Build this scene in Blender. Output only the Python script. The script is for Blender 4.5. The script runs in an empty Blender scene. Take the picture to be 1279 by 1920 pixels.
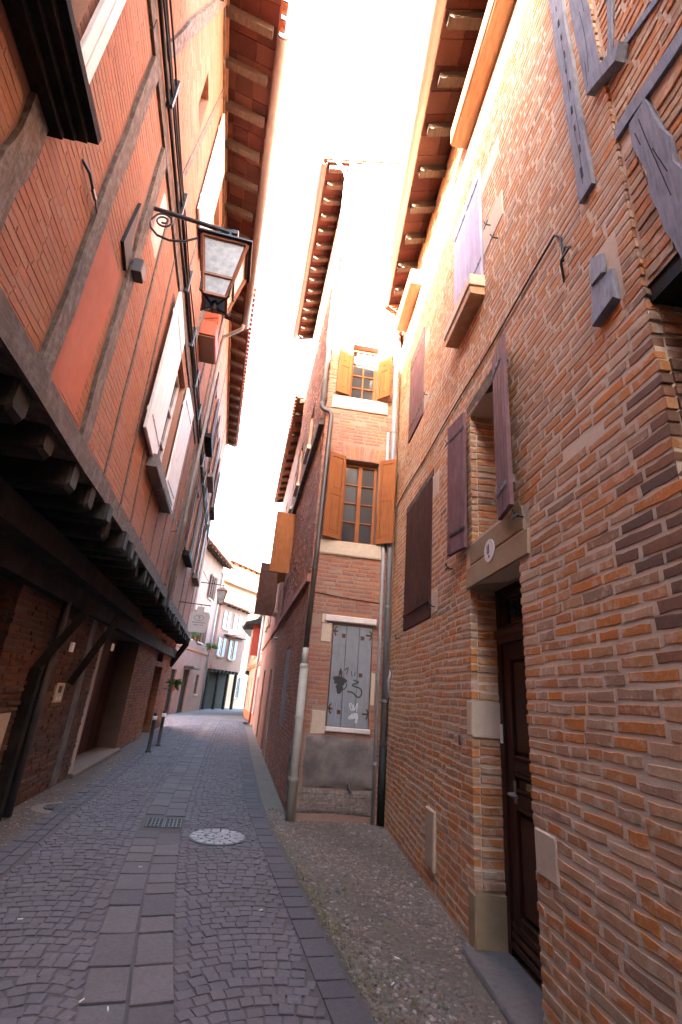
import bpy, math, random
import numpy as np
from mathutils import Matrix, Vector
rng = np.random.default_rng(7)
random.seed(7)
S = bpy.context.scene
COL = S.collection
R = math.radians

# ------------------------------------------------------------------ camera
PITCH, ROLL, HC = R(21.0), R(5.0), 1.6
cf = np.array([0, math.cos(PITCH), math.sin(PITCH)])
r0 = np.array([1.0, 0, 0]); u0 = np.cross(r0, cf)
cr = math.cos(ROLL) * r0 + math.sin(ROLL) * u0
cu = -math.sin(ROLL) * r0 + math.cos(ROLL) * u0
CAM = np.array([0, 0, HC])
cam_data = bpy.data.cameras.new('camera'); cam = bpy.data.objects.new('camera', cam_data); COL.objects.link(cam)
cam_data.sensor_fit = 'VERTICAL'; cam_data.sensor_height = 36; cam_data.sensor_width = 24
cam_data.lens = 900 / 1920 * 36
cam_data.clip_start = 0.05; cam_data.clip_end = 2000
cam.matrix_world = Matrix(((cr[0], cu[0], -cf[0], 0), (cr[1], cu[1], -cf[1], 0), (cr[2], cu[2], -cf[2], HC), (0, 0, 0, 1)))
S.camera = cam

# ------------------------------------------------------------------ light
SUN_AZ, SUN_EL = R(197.5), R(11.0)
w = bpy.data.worlds.new('World'); S.world = w; w.use_nodes = True
nt = w.node_tree; nt.nodes.clear()
sky = nt.nodes.new('ShaderNodeTexSky'); sky.sky_type = 'NISHITA'; sky.sun_disc = False
sky.sun_elevation = SUN_EL; sky.sun_rotation = SUN_AZ; sky.altitude = 150; sky.dust_density = 3.0; sky.ozone_density = 1.0
bg = nt.nodes.new('ShaderNodeBackground'); bg.inputs[1].default_value = 0.115
wo = nt.nodes.new('ShaderNodeOutputWorld')
nt.links.new(sky.outputs[0], bg.inputs[0]); nt.links.new(bg.outputs[0], wo.inputs[0])
sd = bpy.data.lights.new('sun', 'SUN'); sd.energy = 5.0; sd.angle = R(0.53); sd.color = (1.0, 0.95, 0.88)
sun = bpy.data.objects.new('sun', sd); COL.objects.link(sun)
to_sun = Vector((math.sin(SUN_AZ) * math.cos(SUN_EL), math.cos(SUN_AZ) * math.cos(SUN_EL), math.sin(SUN_EL)))
sun.rotation_euler = to_sun.to_track_quat('Z', 'Y').to_euler(); sun.location = (0, 0, 30)
S.view_settings.view_transform = 'Standard'; S.view_settings.look = 'None'
S.view_settings.exposure = 5.8; S.view_settings.gamma = 1.0
S.render.engine = 'CYCLES'
S.cycles.max_bounces = 8; S.cycles.diffuse_bounces = 6

# ------------------------------------------------------------------ materials
M = {}
def newmat(name):
    m = bpy.data.materials.new(name); m.use_nodes = True
    t = m.node_tree; b = t.nodes['Principled BSDF']; M[name] = m
    return m, t, b
def N(t, typ, **kw):
    n = t.nodes.new(typ)
    for k, v in kw.items(): setattr(n, k, v)
    return n
def ramp(t, fac, stops, interp='LINEAR'):
    n = N(t, 'ShaderNodeValToRGB'); n.color_ramp.interpolation = interp
    e = n.color_ramp.elements
    while len(e) < len(stops): e.new(0.5)
    for i, (p, c) in enumerate(stops):
        e[i].position = p; e[i].color = (c[0], c[1], c[2], 1)
    if fac is not None: t.links.new(fac, n.inputs[0])
    return n.outputs[0]
def noise(t, scale, detail=4, rough=0.6, vec=None, stretch=None):
    n = N(t, 'ShaderNodeTexNoise'); n.inputs['Scale'].default_value = scale
    n.inputs['Detail'].default_value = detail; n.inputs['Roughness'].default_value = rough
    if vec is None: vec = N(t, 'ShaderNodeNewGeometry').outputs['Position']
    if stretch is not None:
        mp = N(t, 'ShaderNodeMapping'); mp.inputs['Scale'].default_value = stretch
        t.links.new(vec, mp.inputs[0]); vec = mp.outputs[0]
    t.links.new(vec, n.inputs['Vector']); return n.outputs[0]
def mix(t, fac, a, b, mode='MIX'):
    n = N(t, 'ShaderNodeMix'); n.data_type = 'RGBA'; n.blend_type = mode
    for i, v in ((0, fac), (6, a), (7, b)):
        if isinstance(v, (int, float)): n.inputs[i].default_value = v
        elif isinstance(v, tuple): n.inputs[i].default_value = (v[0], v[1], v[2], 1)
        else: t.links.new(v, n.inputs[i])
    return n.outputs[2]
def bump(t, b, h, strength=0.4, dist=0.01):
    n = N(t, 'ShaderNodeBump'); n.inputs['Strength'].default_value = strength; n.inputs['Distance'].default_value = dist
    t.links.new(h, n.inputs['Height']); t.links.new(n.outputs[0], b.inputs['Normal'])
def rnd(t):
    """one random number for each piece: per object and per loose island"""
    a = N(t, 'ShaderNodeObjectInfo').outputs['Random']; c = N(t, 'ShaderNodeNewGeometry').outputs['Random Per Island']
    m = N(t, 'ShaderNodeMath', operation='ADD'); t.links.new(a, m.inputs[0]); t.links.new(c, m.inputs[1])
    f = N(t, 'ShaderNodeMath', operation='FRACT'); t.links.new(m.outputs[0], f.inputs[0]); return f.outputs[0]
def piece_mat(name, stops, wscale=14, wedge=(0.45, 0.75), dirt=(0.12, 0.09, 0.08), dirt_amt=0.35, grain=60, rough=0.9, wash=None, wash_amt=0.4, big=0.9, bstr=0.5):
    m, t, b = newmat(name)
    c = ramp(t, rnd(t), stops)
    n1 = noise(t, grain, 5, 0.7)
    c = mix(t, 0.55, c, ramp(t, n1, [(0.25, (0.55,) * 3), (0.75, (1.35,) * 3)]), 'MULTIPLY')
    if wash is not None:
        nw = noise(t, wscale, 5, 0.7)
        f = ramp(t, nw, [(wedge[0], (0,) * 3), (wedge[1], (wash_amt,) * 3)])
        c = mix(t, f, c, wash)
    nb = noise(t, big, 5, 0.65)
    f = ramp(t, nb, [(0.45, (0,) * 3), (0.8, (dirt_amt,) * 3)])
    c = mix(t, f, c, dirt)
    t.links.new(c, b.inputs['Base Color']); b.inputs['Roughness'].default_value = rough
    b.inputs['Specular IOR Level'].default_value = 0.25
    bump(t, b, noise(t, grain * 1.6, 6, 0.75), bstr, 0.006)
    return m
def plain(name, a, c2=None, scale=12, rough=0.85, stretch=None, metal=0.0, bstr=0.25, spec=0.3, dirt=None, dscale=2.0, damt=0.5):
    m, t, b = newmat(name)
    if c2 is None: c2 = tuple(x * 0.65 for x in a)
    c = ramp(t, noise(t, scale, 6, 0.68, stretch=stretch), [(0.3, c2), (0.7, a)])
    if dirt is not None:
        f = ramp(t, noise(t, dscale, 5, 0.7), [(0.45, (0,) * 3), (0.72, (damt,) * 3)])
        c = mix(t, f, c, dirt)
    t.links.new(c, b.inputs['Base Color']); b.inputs['Roughness'].default_value = rough; b.inputs['Metallic'].default_value = metal
    b.inputs['Specular IOR Level'].default_value = spec
    bump(t, b, noise(t, scale * 2.2, 6, 0.7, stretch=stretch), bstr, 0.008)
    return m
def wood(name, a, c2, rough=0.75, scale=9, bstr=0.5, dirt=None, spec=0.15):
    return plain(name, a, c2, scale, rough, (6, 6, 0.5), 0, bstr, spec, dirt, 5.0, 0.6)
def woodh(name, a, c2, rough=0.85, scale=9, bstr=0.6, dirt=None):
    return plain(name, a, c2, scale, rough, (3.0, 0.6, 8), 0, bstr, 0.25, dirt, 3.0, 0.6)

OR, PK, BR, PU = (0.47, 0.175, 0.072), (0.42, 0.225, 0.160), (0.36, 0.145, 0.085), (0.27, 0.150, 0.118)
piece_mat('brick_right', wscale=11, wedge=(.50, .64), stops=[(0.0, (.57, .205, .050)), (0.14, (.52, .200, .065)), (.22, (.52, .275, .135)), (0.34, (.47, .255, .145)), (.42, (.56, .375, .235)), (0.52, (0.50, 0.220, 0.088)), (.64, (.57, .220, .060)), (0.74, (.43, .175, .072)), (.81, (.48, .31, .19)), (0.88, (.35, .20, .13)), (0.94, (0.49, 0.25, 0.115)), (1.0, (0.24, 0.155, 0.11))],
          dirt=(0.20, 0.135, 0.11), dirt_amt=0.35, grain=75, wash=(0.60, 0.46, 0.34), wash_amt=0.72, bstr=.4)
plain('soot_mortar', (0.20, 0.15, 0.115), (0.10, 0.075, 0.06), 30, .95, bstr=.5, dirt=(.06, .045, .04), dscale=4, damt=.7)
piece_mat('brick_soot', [(0.0, (0.25, 0.12, 0.08)), (0.4, (0.16, 0.095, 0.068)), (0.75, (0.30, 0.14, 0.08)), (1.0, (0.12, 0.08, 0.062))], dirt=(0.05, 0.04, 0.033), dirt_amt=0.7, grain=60)
piece_mat('brick_narrow', [(0.0, (0.46, 0.17, 0.07)), (0.3, (0.36, 0.145, 0.09)), (0.6, (0.33, 0.11, 0.065)), (0.85, (0.27, 0.13, 0.10)), (1.0, (0.38, 0.22, 0.16))],
          dirt=(0.15, 0.10, 0.09), dirt_amt=0.5, grain=70, wash=(0.40, 0.25, 0.19), wash_amt=0.6)
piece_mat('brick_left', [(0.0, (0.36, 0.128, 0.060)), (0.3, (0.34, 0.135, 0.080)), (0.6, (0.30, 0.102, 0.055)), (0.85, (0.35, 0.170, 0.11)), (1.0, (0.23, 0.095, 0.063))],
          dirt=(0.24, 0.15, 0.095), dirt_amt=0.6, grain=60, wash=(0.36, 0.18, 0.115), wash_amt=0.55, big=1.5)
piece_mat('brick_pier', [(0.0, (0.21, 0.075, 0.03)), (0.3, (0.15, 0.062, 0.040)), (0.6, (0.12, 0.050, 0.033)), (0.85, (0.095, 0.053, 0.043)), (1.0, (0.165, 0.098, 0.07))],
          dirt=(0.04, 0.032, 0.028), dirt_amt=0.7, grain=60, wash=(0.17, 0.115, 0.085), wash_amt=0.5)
piece_mat('brick_orange', [(0.0, (0.40, 0.13, 0.035)), (0.4, (0.27, 0.09, 0.038)), (0.7, (0.32, 0.14, 0.068)), (1.0, (0.16, 0.068, 0.04))], dirt=(0.09, 0.038, 0.022), dirt_amt=0.7, grain=60, wash=(0.38, 0.20, 0.09), wash_amt=0.6)
piece_mat('sett', [(0.0, (0.122, 0.110, 0.122)), (0.35, (0.138, 0.122, 0.131)), (0.65, (0.112, 0.100, 0.111)), (0.85, (0.146, 0.125, 0.126)), (1.0, (0.098, 0.089, 0.098))],
          dirt=(0.085, 0.070, 0.062), dirt_amt=0.6, grain=45, rough=0.9, bstr=0.35, big=1.4)
piece_mat('slab_stone', [(0.0, (0.120, 0.107, 0.113)), (0.4, (0.138, 0.121, 0.124)), (0.7, (0.103, 0.092, 0.098)), (1.0, (0.155, 0.136, 0.134))],
          dirt=(0.09, 0.075, 0.068), dirt_amt=0.65, grain=40, rough=0.9, bstr=0.3, big=1.8)
piece_mat('edge_stone', [(0.0, (0.092, 0.083, 0.090)), (0.5, (0.105, 0.093, 0.099)), (1.0, (0.083, 0.074, 0.081))], dirt=(0.075, 0.065, 0.06), dirt_amt=0.5, grain=40, rough=0.9, bstr=0.3)
piece_mat('pebble', [(0.0, (0.13, 0.108, 0.095)), (0.25, (0.20, 0.162, 0.135)), (0.5, (0.22, 0.155, 0.125)), (0.7, (0.15, 0.132, 0.122)), (0.9, (0.26, 0.215, 0.18)), (1.0, (0.35, 0.305, 0.27))],
          dirt=(0.10, 0.085, 0.06), dirt_amt=0.5, grain=80, rough=0.85, bstr=0.3)
piece_mat('roof_tile', [(0.0, (0.36, 0.13, 0.065)), (0.4, (0.30, 0.10, 0.055)), (0.7, (0.40, 0.18, 0.10)), (1.0, (0.22, 0.09, 0.06))], dirt=(0.12, 0.09, 0.07), dirt_amt=0.5, grain=40)
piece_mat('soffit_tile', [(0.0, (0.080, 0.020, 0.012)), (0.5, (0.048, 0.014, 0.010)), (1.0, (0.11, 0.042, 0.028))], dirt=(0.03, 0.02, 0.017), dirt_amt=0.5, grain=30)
plain('mortar_right', (0.68, 0.545, 0.41), (0.57, 0.44, 0.33), 55, 0.95, bstr=0.4, dirt=(0.50, 0.37, 0.27), dscale=1.3, damt=0.4)
plain('mortar_narrow', (0.37, 0.25, 0.195), (0.28, 0.175, 0.135), 50, 0.95, bstr=0.9, dirt=(0.23, 0.105, 0.07), dscale=1.5, damt=0.7)
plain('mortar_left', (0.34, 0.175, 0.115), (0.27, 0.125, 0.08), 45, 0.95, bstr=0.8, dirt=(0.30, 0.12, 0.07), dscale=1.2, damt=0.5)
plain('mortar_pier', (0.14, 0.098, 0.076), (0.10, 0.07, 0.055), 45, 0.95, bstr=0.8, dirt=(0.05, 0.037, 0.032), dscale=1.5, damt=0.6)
plain('red_plaster', (0.42, 0.125, 0.072), (0.36, 0.10, 0.055), 7, 0.9, bstr=0.3, dirt=(0.30, 0.13, 0.08), dscale=3, damt=0.4)
plain('ochre_plaster', (0.50, 0.35, 0.24), (0.44, 0.29, 0.19), 6, 0.92, bstr=0.3)
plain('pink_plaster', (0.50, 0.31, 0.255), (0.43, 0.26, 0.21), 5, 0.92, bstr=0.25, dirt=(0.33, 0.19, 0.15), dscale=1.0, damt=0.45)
plain('salmon_plaster', (0.46, 0.245, 0.165), (0.40, 0.20, 0.13), 4, 0.92, bstr=0.25, dirt=(0.33, 0.19, 0.14), dscale=1.0, damt=0.4)
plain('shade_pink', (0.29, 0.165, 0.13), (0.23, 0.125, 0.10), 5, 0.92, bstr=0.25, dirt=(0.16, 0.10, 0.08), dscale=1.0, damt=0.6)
plain('dark_render', (0.31, 0.15, 0.105), (0.25, 0.115, 0.08), 5, 0.92, bstr=0.3, dirt=(0.18, 0.10, 0.08), dscale=1.0, damt=0.6)
plain('collar_concrete', (0.20, 0.165, 0.135), (0.15, 0.12, 0.10), 20, 0.92, bstr=0.4)
plain('brown_plaster', (0.33, 0.225, 0.18), (0.28, 0.18, 0.14), 5, 0.92, bstr=0.3, dirt=(0.2, 0.13, 0.1), dscale=1.0, damt=0.4)
plain('olive_plaster', (0.22, 0.155, 0.095), (0.17, 0.115, 0.07), 8, 0.95, bstr=0.4, dirt=(0.12, 0.11, 0.06), dscale=3, damt=0.5)
plain('pale_plaster', (0.52, 0.43, 0.37), (0.44, 0.35, 0.29), 8, 0.92, bstr=0.3)
plain('stone', (0.46, 0.375, 0.285), (0.40, 0.31, 0.225), 18, 0.9, bstr=0.35, dirt=(0.33, 0.24, 0.16), dscale=4, damt=0.5)
plain('sandstone', (0.36, 0.27, 0.165), (0.31, 0.22, 0.13), 16, 0.9, bstr=0.35, dirt=(0.25, 0.18, 0.11), dscale=3, damt=0.5)
plain('white_stone', (0.60, 0.48, 0.37), (0.51, 0.39, 0.29), 16, 0.9, bstr=0.4)
plain('step_stone', (0.15, 0.135, 0.125), (0.10, 0.09, 0.085), 25, 0.85, bstr=0.4)
plain('cement', (0.24, 0.20, 0.18), (0.15, 0.125, 0.115), 6, 0.95, bstr=0.6, dirt=(0.07, 0.062, 0.06), dscale=2.6, damt=0.85)
plain('rubble_render', (0.33, 0.27, 0.235), (0.12, 0.085, 0.07), 26, 0.95, bstr=1.0, dirt=(0.11, 0.085, 0.075), dscale=5, damt=0.7)
plain('ground_bed', (0.175, 0.143, 0.118), (0.105, 0.085, 0.070), 30, 0.95, bstr=0.9, dirt=(0.08, 0.072, 0.045), dscale=2, damt=0.5)
plain('pavement_sand', (0.125, 0.098, 0.080), (0.075, 0.058, 0.048), 40, 0.95, bstr=0.9, dirt=(0.06, 0.048, 0.04), dscale=1.6, damt=0.6)
plain('street_bed', (0.098, 0.085, 0.082), (0.070, 0.061, 0.059), 30, 0.95, bstr=0.6)
plain('far_street', (0.15, 0.135, 0.14), (0.12, 0.11, 0.115), 8, 0.85, bstr=0.3)
wood('dark_wood', (0.026, 0.022, 0.020), (0.010, 0.009, 0.0085), dirt=(0.045, 0.038, 0.034), spec=.05)
woodh('dark_joist', (0.026, 0.022, 0.020), (0.010, 0.009, 0.008), dirt=(0.065, 0.056, 0.05))
plain('timber', (0.165, 0.115, 0.085), (0.055, 0.037, 0.028), 11, 0.85, (6, 6, 0.5), 0, 0.9, 0.2, (0.33, 0.28, 0.24), 14.0, 0.5)
plain('timber_beam', (0.14, 0.10, 0.078), (0.05, 0.035, 0.028), 10, 0.88, (3.0, .6, 8), 0, 0.9, 0.2, (0.27, 0.225, 0.19), 9.0, 0.5)
wood('blue_timber', (0.235, 0.238, 0.285), (0.125, 0.125, 0.155), dirt=(0.30, 0.30, 0.35))
woodh('rafter_wood', (0.105, 0.070, 0.050), (0.045, 0.030, 0.023))
woodh('plank_wood', (0.25, 0.125, 0.065), (0.14, 0.065, 0.034))
wood('honey_wood', (0.31, 0.105, 0.036), (0.22, 0.070, 0.022), 0.7, 7, 0.35, dirt=(0.20, 0.075, 0.028))
wood('brown_paint', (0.082, 0.036, 0.028), (0.060, 0.026, 0.021), 0.85, 8, 0.35, dirt=(0.11, 0.062, 0.05))
wood('plum_paint', (0.185, 0.095, 0.100), (0.13, 0.065, 0.070), 0.7, 8, 0.35, dirt=(0.24, 0.16, 0.17))
wood('lilac_paint', (0.36, 0.33, 0.46), (0.29, 0.26, 0.37), 0.7, 8, 0.35, dirt=(0.42, 0.38, 0.46))
wood('white_paint', (0.74, 0.66, 0.60), (0.66, 0.57, 0.51), 0.6, 8, 0.15, dirt=(0.52, 0.43, 0.37))
wood('grey_board', (0.275, 0.285, 0.315), (0.215, 0.22, 0.245), 0.75, 9, 0.3, dirt=(0.18, 0.185, 0.175))
wood('blue_paint', (0.42, 0.55, 0.70), (0.36, 0.47, 0.62), 0.6, 6, 0.1)
wood('red_paint', (0.27, 0.05, 0.04), (0.22, 0.04, 0.03), 0.6, 6, 0.1)
wood('rust_paint', (0.34, 0.075, 0.035), (0.27, 0.055, 0.028), 0.6, 6, 0.15)
wood('door_wood', (0.058, 0.024, 0.017), (0.036, 0.015, 0.011), 0.38, 8, 0.2)
wood('garage_wood', (0.075, 0.026, 0.016), (0.045, 0.016, 0.011), 0.5, 8, 0.25)
plain('black_iron', (0.018, 0.018, 0.022), (0.010, 0.010, 0.012), 40, 0.45, bstr=0.2, spec=0.5)
plain('rust_iron', (0.12, 0.055, 0.03), (0.05, 0.028, 0.02), 40, 0.8, bstr=0.4)
plain('cast_iron', (0.065, 0.058, 0.056), (0.045, 0.040, 0.040), 30, 0.6, bstr=0.4, spec=0.5)
plain('zinc', (0.24, 0.20, 0.18), (0.19, 0.16, 0.14), 8, 0.6, metal=0.2, bstr=0.05, spec=0.5)
plain('zinc_sunlit', (0.50, 0.44, 0.38), (0.42, 0.36, 0.31), 8, 0.6, metal=0.1, bstr=0.05, spec=0.4)  # paler copy of zinc with the sunlit look put into its colour
plain('zinc_blue', (0.24, 0.25, 0.27), (0.19, 0.20, 0.22), 10, 0.5, metal=0.2, bstr=0.05, spec=0.5)
plain('pvc_grey', (0.37, 0.37, 0.38), (0.31, 0.31, 0.32), 8, 0.5, bstr=0.03, spec=0.5)
plain('pipe_brown', (0.075, 0.058, 0.055), (0.058, 0.045, 0.043), 8, 0.45, bstr=0.05, spec=0.5)
plain('pipe_cream', (0.44, 0.42, 0.37), (0.37, 0.35, 0.30), 9, 0.6, bstr=0.05, dirt=(0.26, 0.24, 0.21), dscale=3, damt=0.4)
plain('copper', (0.32, 0.13, 0.075), (0.22, 0.09, 0.055), 25, 0.5, metal=0.3, bstr=0.1)
plain('cable_black', (0.022, 0.020, 0.020), (0.014, 0.013, 0.013), 20, 0.7, bstr=0.1)
plain('white_plastic', (0.78, 0.76, 0.72), (0.72, 0.70, 0.66), 10, 0.4, bstr=0.02)
plain('cream_plastic', (0.62, 0.50, 0.34), (0.56, 0.44, 0.29), 10, 0.5, bstr=0.02)
plain('sign_board', (0.55, 0.47, 0.45), (0.50, 0.42, 0.40), 8, 0.6, bstr=0.05)
plain('ink', (0.055, 0.055, 0.062), (0.03, 0.03, 0.035), 20, 0.7, bstr=0.0)
plain('ink_grey', (0.14, 0.12, 0.13), (0.10, 0.09, 0.10), 20, 0.7, bstr=0.0)
plain('chalk', (0.62, 0.63, 0.66), (0.40, 0.41, 0.45), 30, 0.8, bstr=0.0)
plain('blue_chalk', (0.26, 0.27, 0.42), (0.25, 0.25, 0.34), 30, 0.8, bstr=0.0)
plain('brass', (0.34, 0.26, 0.13), (0.26, 0.19, 0.09), 20, 0.4, metal=0.7, bstr=0.05)
plain('interior', (0.03, 0.026, 0.024), (0.02, 0.018, 0.016), 4, 0.95, bstr=0)
plain('leaf', (0.075, 0.135, 0.03), (0.045, 0.09, 0.02), 20, 0.6, bstr=0.1)
plain('dry_grass', (0.20, 0.185, 0.085), (0.12, 0.125, 0.05), 30, 0.85, bstr=0.1)
plain('terracotta', (0.36, 0.14, 0.075), (0.28, 0.10, 0.05), 14, 0.85, bstr=0.2)
plain('butt', (0.72, 0.69, 0.64), (0.66, 0.62, 0.56), 30, 0.8, bstr=0)
m, t, b = newmat('glass'); b.inputs['Base Color'].default_value = (0.03, 0.034, 0.04, 1); b.inputs['Roughness'].default_value = 0.06; b.inputs['Specular IOR Level'].default_value = 0.9
m, t, b = newmat('lamp_glass')
c = ramp(t, noise(t, 14, 5, 0.7), [(0.35, (0.30, 0.33, 0.36)), (0.7, (0.58, 0.61, 0.63))]); t.links.new(c, b.inputs['Base Color'])
b.inputs['Roughness'].default_value = 0.35; b.inputs['Transmission Weight'].default_value = 0.25
# rust-orange brick on the piers far along the left
# ------------------------------------------------------------------ geometry helpers
Z3 = np.array([0, 0, 1.0])
class Fr:
    """a wall frame: u runs along the wall, v is up, o is outward into the street"""
    def __init__(s, p, u, n, lean=None):
        s.p = np.array(p, float); s.u = np.array(u, float); s.n = np.array(n, float); s.z = Z3 + (0 if lean is None else np.array(lean))
    def P(s, u, v, o=0.0): return s.p + s.u * u + s.z * v + s.n * o
    def sub(s, u, v, o, deg, flip=1):
        """a frame hinged at (u, v, o); deg 0 lies along +u (flip=1) or -u (flip=-1), 90 sticks straight out"""
        a = R(deg); uu = s.u * flip * math.cos(a) + s.n * math.sin(a); nn = -s.u * flip * math.sin(a) + s.n * math.cos(a)
        return Fr(s.P(u, v, o), uu, nn)
def wall_frame(p, ang, side):
    a = R(ang); return Fr((p[0], p[1], 0), (math.sin(a), math.cos(a), 0), tuple(side * x for x in (math.cos(a), -math.sin(a), 0)))
WORLD = Fr((0, 0, 0), (1, 0, 0), (0, 1, 0))     # u=x, v=z, o=y

def rootloc(o):
    while o.parent is not None: o = o.parent
    return np.array(o.location)
def prop(o, label=None, cat=None, group=None, kind=None):
    if label: o['label'] = label
    if cat: o['category'] = cat
    if group: o['group'] = group
    if kind: o['kind'] = kind
    return o
def thing(name, label, cat, loc, group=None):
    o = bpy.data.objects.new(name, None); COL.objects.link(o); o.location = [float(x) for x in loc]
    o.empty_display_size = 0.2
    return prop(o, label, cat, group)
class MB:
    def __init__(s, fr=None): s.fr = fr or WORLD; s.v = []; s.f = []
    def raw(s, pts, faces, orient=True):
        pts = np.asarray(pts, float)
        if orient:
            c = pts.mean(0); vol = 0
            for f in faces:
                q = pts[list(f)]
                nrm = sum(np.cross(q[i] - q[0], q[i + 1] - q[0]) for i in range(1, len(q) - 1))
                vol += float(np.dot(q.mean(0) - c, nrm))
            if vol < 0: faces = [tuple(reversed(f)) for f in faces]
        b = len(s.v); s.v.extend(pts.tolist()); s.f.extend([tuple(i + b for i in f) for f in faces]); return s
    def hexa(s, p8): return s.raw(p8, [(0, 1, 2, 3), (7, 6, 5, 4), (0, 4, 5, 1), (1, 5, 6, 2), (2, 6, 7, 3), (3, 7, 4, 0)])
    def box(s, u0, u1, v0, v1, o0, o1, j=0.0):
        P = s.fr.P; pts = np.array([P(u0, v0, o0), P(u1, v0, o0), P(u1, v1, o0), P(u0, v1, o0), P(u0, v0, o1), P(u1, v0, o1), P(u1, v1, o1), P(u0, v1, o1)])
        if j: pts += rng.uniform(-j, j, pts.shape)
        return s.hexa(pts)
    def cbox(s, u0, u1, v0, v1, o0, o1, c=0.01, j=0.0):
        """box with chamfered front edges"""
        P = s.fr.P
        pts = [P(u0, v0, o0), P(u1, v0, o0), P(u1, v1, o0), P(u0, v1, o0)]
        oc = o1 - c if o1 > o0 else o1 + c
        pts += [P(u0, v0, oc), P(u1, v0, oc), P(u1, v1, oc), P(u0, v1, oc)]
        pts += [P(u0 + c, v0 + c, o1), P(u1 - c, v0 + c, o1), P(u1 - c, v1 - c, o1), P(u0 + c, v1 - c, o1)]
        pts = np.array(pts)
        if j: pts += rng.uniform(-j, j, pts.shape)
        F = [(3, 2, 1, 0), (8, 9, 10, 11)]
        for k in range(4):
            n = (k + 1) % 4; F += [(k, n, n + 4, k + 4), (k + 4, n + 4, n + 8, k + 8)]
        return s.raw(pts, F)
    def prism(s, poly, o0, o1):
        P = s.fr.P; n = len(poly)
        pts = [P(a, b, o0) for a, b in poly] + [P(a, b, o1) for a, b in poly]
        return s.raw(pts, [tuple(range(n)), tuple(range(2 * n - 1, n - 1, -1))] + [(i, (i + 1) % n, (i + 1) % n + n, i + n) for i in range(n)])
    def quad(s, a, b, c, d): return s.raw([a, b, c, d], [(0, 1, 2, 3)], False)
    def tube(s, pts, r, n=8, frame=True, caps=True):
        Q = [s.fr.P(*p) if frame else np.array(p, float) for p in pts]
        rs = r if isinstance(r, (list, tuple)) else [r] * len(Q)
        V = []; prev = None
        for i, q in enumerate(Q):
            a = Q[max(i - 1, 0)]; b = Q[min(i + 1, len(Q) - 1)]; d = b - a; d = d / (np.linalg.norm(d) + 1e-9)
            if prev is None: prev = np.cross(d, (0.31, 0.17, 0.94) if abs(d[2]) < 0.9 else (1, 0.1, 0))
            x = prev - d * np.dot(prev, d); x /= np.linalg.norm(x) + 1e-9; y = np.cross(d, x); prev = x
            for k in range(n):
                an = 2 * math.pi * k / n; V.append(q + rs[i] * (math.cos(an) * x + math.sin(an) * y))
        F = []
        for i in range(len(Q) - 1):
            for k in range(n):
                F.append((i * n + k, i * n + (k + 1) % n, (i + 1) * n + (k + 1) % n, (i + 1) * n + k))
        if caps: F += [tuple(range(n - 1, -1, -1)), tuple((len(Q) - 1) * n + k for k in range(n))]
        return s.raw(V, F)
    def bar(s, a, b, wid, hei):
        """squared bar between two world points"""
        a = np.array(a, float); b = np.array(b, float); d = b - a; d /= np.linalg.norm(d)
        x = np.cross(d, Z3); x = x / np.linalg.norm(x) if np.linalg.norm(x) > 1e-3 else np.array([1.0, 0, 0]); y = np.cross(x, d)
        p = []
        for q in (a, b):
            for sx, sy in ((-1, -1), (1, -1), (1, 1), (-1, 1)): p.append(q + x * sx * wid / 2 + y * sy * hei / 2)
        return s.hexa(p)
    def lathe(s, c, prof, n=16, frame=True):
        """rings (radius, height) round a vertical axis at world point c"""
        V = []; F = []
        for r_, h in prof:
            for k in range(n):
                a = 2 * math.pi * k / n; V.append((c[0] + r_ * math.cos(a), c[1] + r_ * math.sin(a), c[2] + h))
        for i in range(len(prof) - 1):
            for k in range(n): F.append((i * n + k, i * n + (k + 1) % n, (i + 1) * n + (k + 1) % n, (i + 1) * n + k))
        F += [tuple(range(n - 1, -1, -1)), tuple((len(prof) - 1) * n + k for k in range(n))]
        return s.raw(V, F)
    def build(s, name, mat, parent=None, smooth=False, label=None, kind=None, cat=None, group=None):
        me = bpy.data.meshes.new(name); V = np.array(s.v, float)
        o = bpy.data.objects.new(name, me); COL.objects.link(o)
        if parent is not None: o.parent = parent; V = V - rootloc(parent)
        else:
            c = V.mean(0); c[2] = V[:, 2].min(); o.location = [float(x) for x in c]; V = V - c
        me.from_pydata(V.tolist(), [], s.f); me.materials.append(M[mat] if isinstance(mat, str) else mat)
        if smooth: me.polygons.foreach_set('use_smooth', [True] * len(me.polygons))
        me.update(); prop(o, label, cat, group, kind); return o

# ---- unit bricks: irregular hand-made block, front at y=1, eight points round the face
def unit_brick(seed, cham=(0.010, 0.06), jit=(0.016, 0.10)):
    r = np.random.default_rng(seed)
    ring = [(-.5, -.5), (-.17, -.5), (.17, -.5), (.5, -.5), (.5, .5), (.17, .5), (-.17, .5), (-.5, .5)]
    A = np.array(ring) + np.stack([r.uniform(-jit[0], jit[0], 8), r.uniform(-jit[1], jit[1], 8)], 1)
    Bk = np.array(ring) * 0.99
    In = A * (1 - np.array(cham) * 2)
    V = [(x, 0, z) for x, z in Bk] + [(x, 0.975, z) for x, z in A] + [(x, 1.0 + r.uniform(-.004, .004), z) for x, z in In]
    F = []
    for k in range(8):
        n = (k + 1) % 8; F += [(k + 8, n + 8, n, k), (k + 16, n + 16, n + 8, k + 8)]
    F.append(tuple(range(23, 15, -1)))
    V = np.array(V, float)
    # orient outward
    c = V.mean(0); q = V[list(F[-1])]; nn = np.cross(q[1] - q[0], q[2] - q[0])
    if nn[1] < 0: F = [tuple(reversed(f)) for f in F]
    return V, F
UB = [unit_brick(100 + i) for i in range(12)]
US = [unit_brick(200 + i, (0.06, 0.06), (0.05, 0.05)) for i in range(12)]        # setts
UL = [unit_brick(300 + i, (0.03, 0.03), (0.014, 0.012)) for i in range(8)]       # slabs
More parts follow.
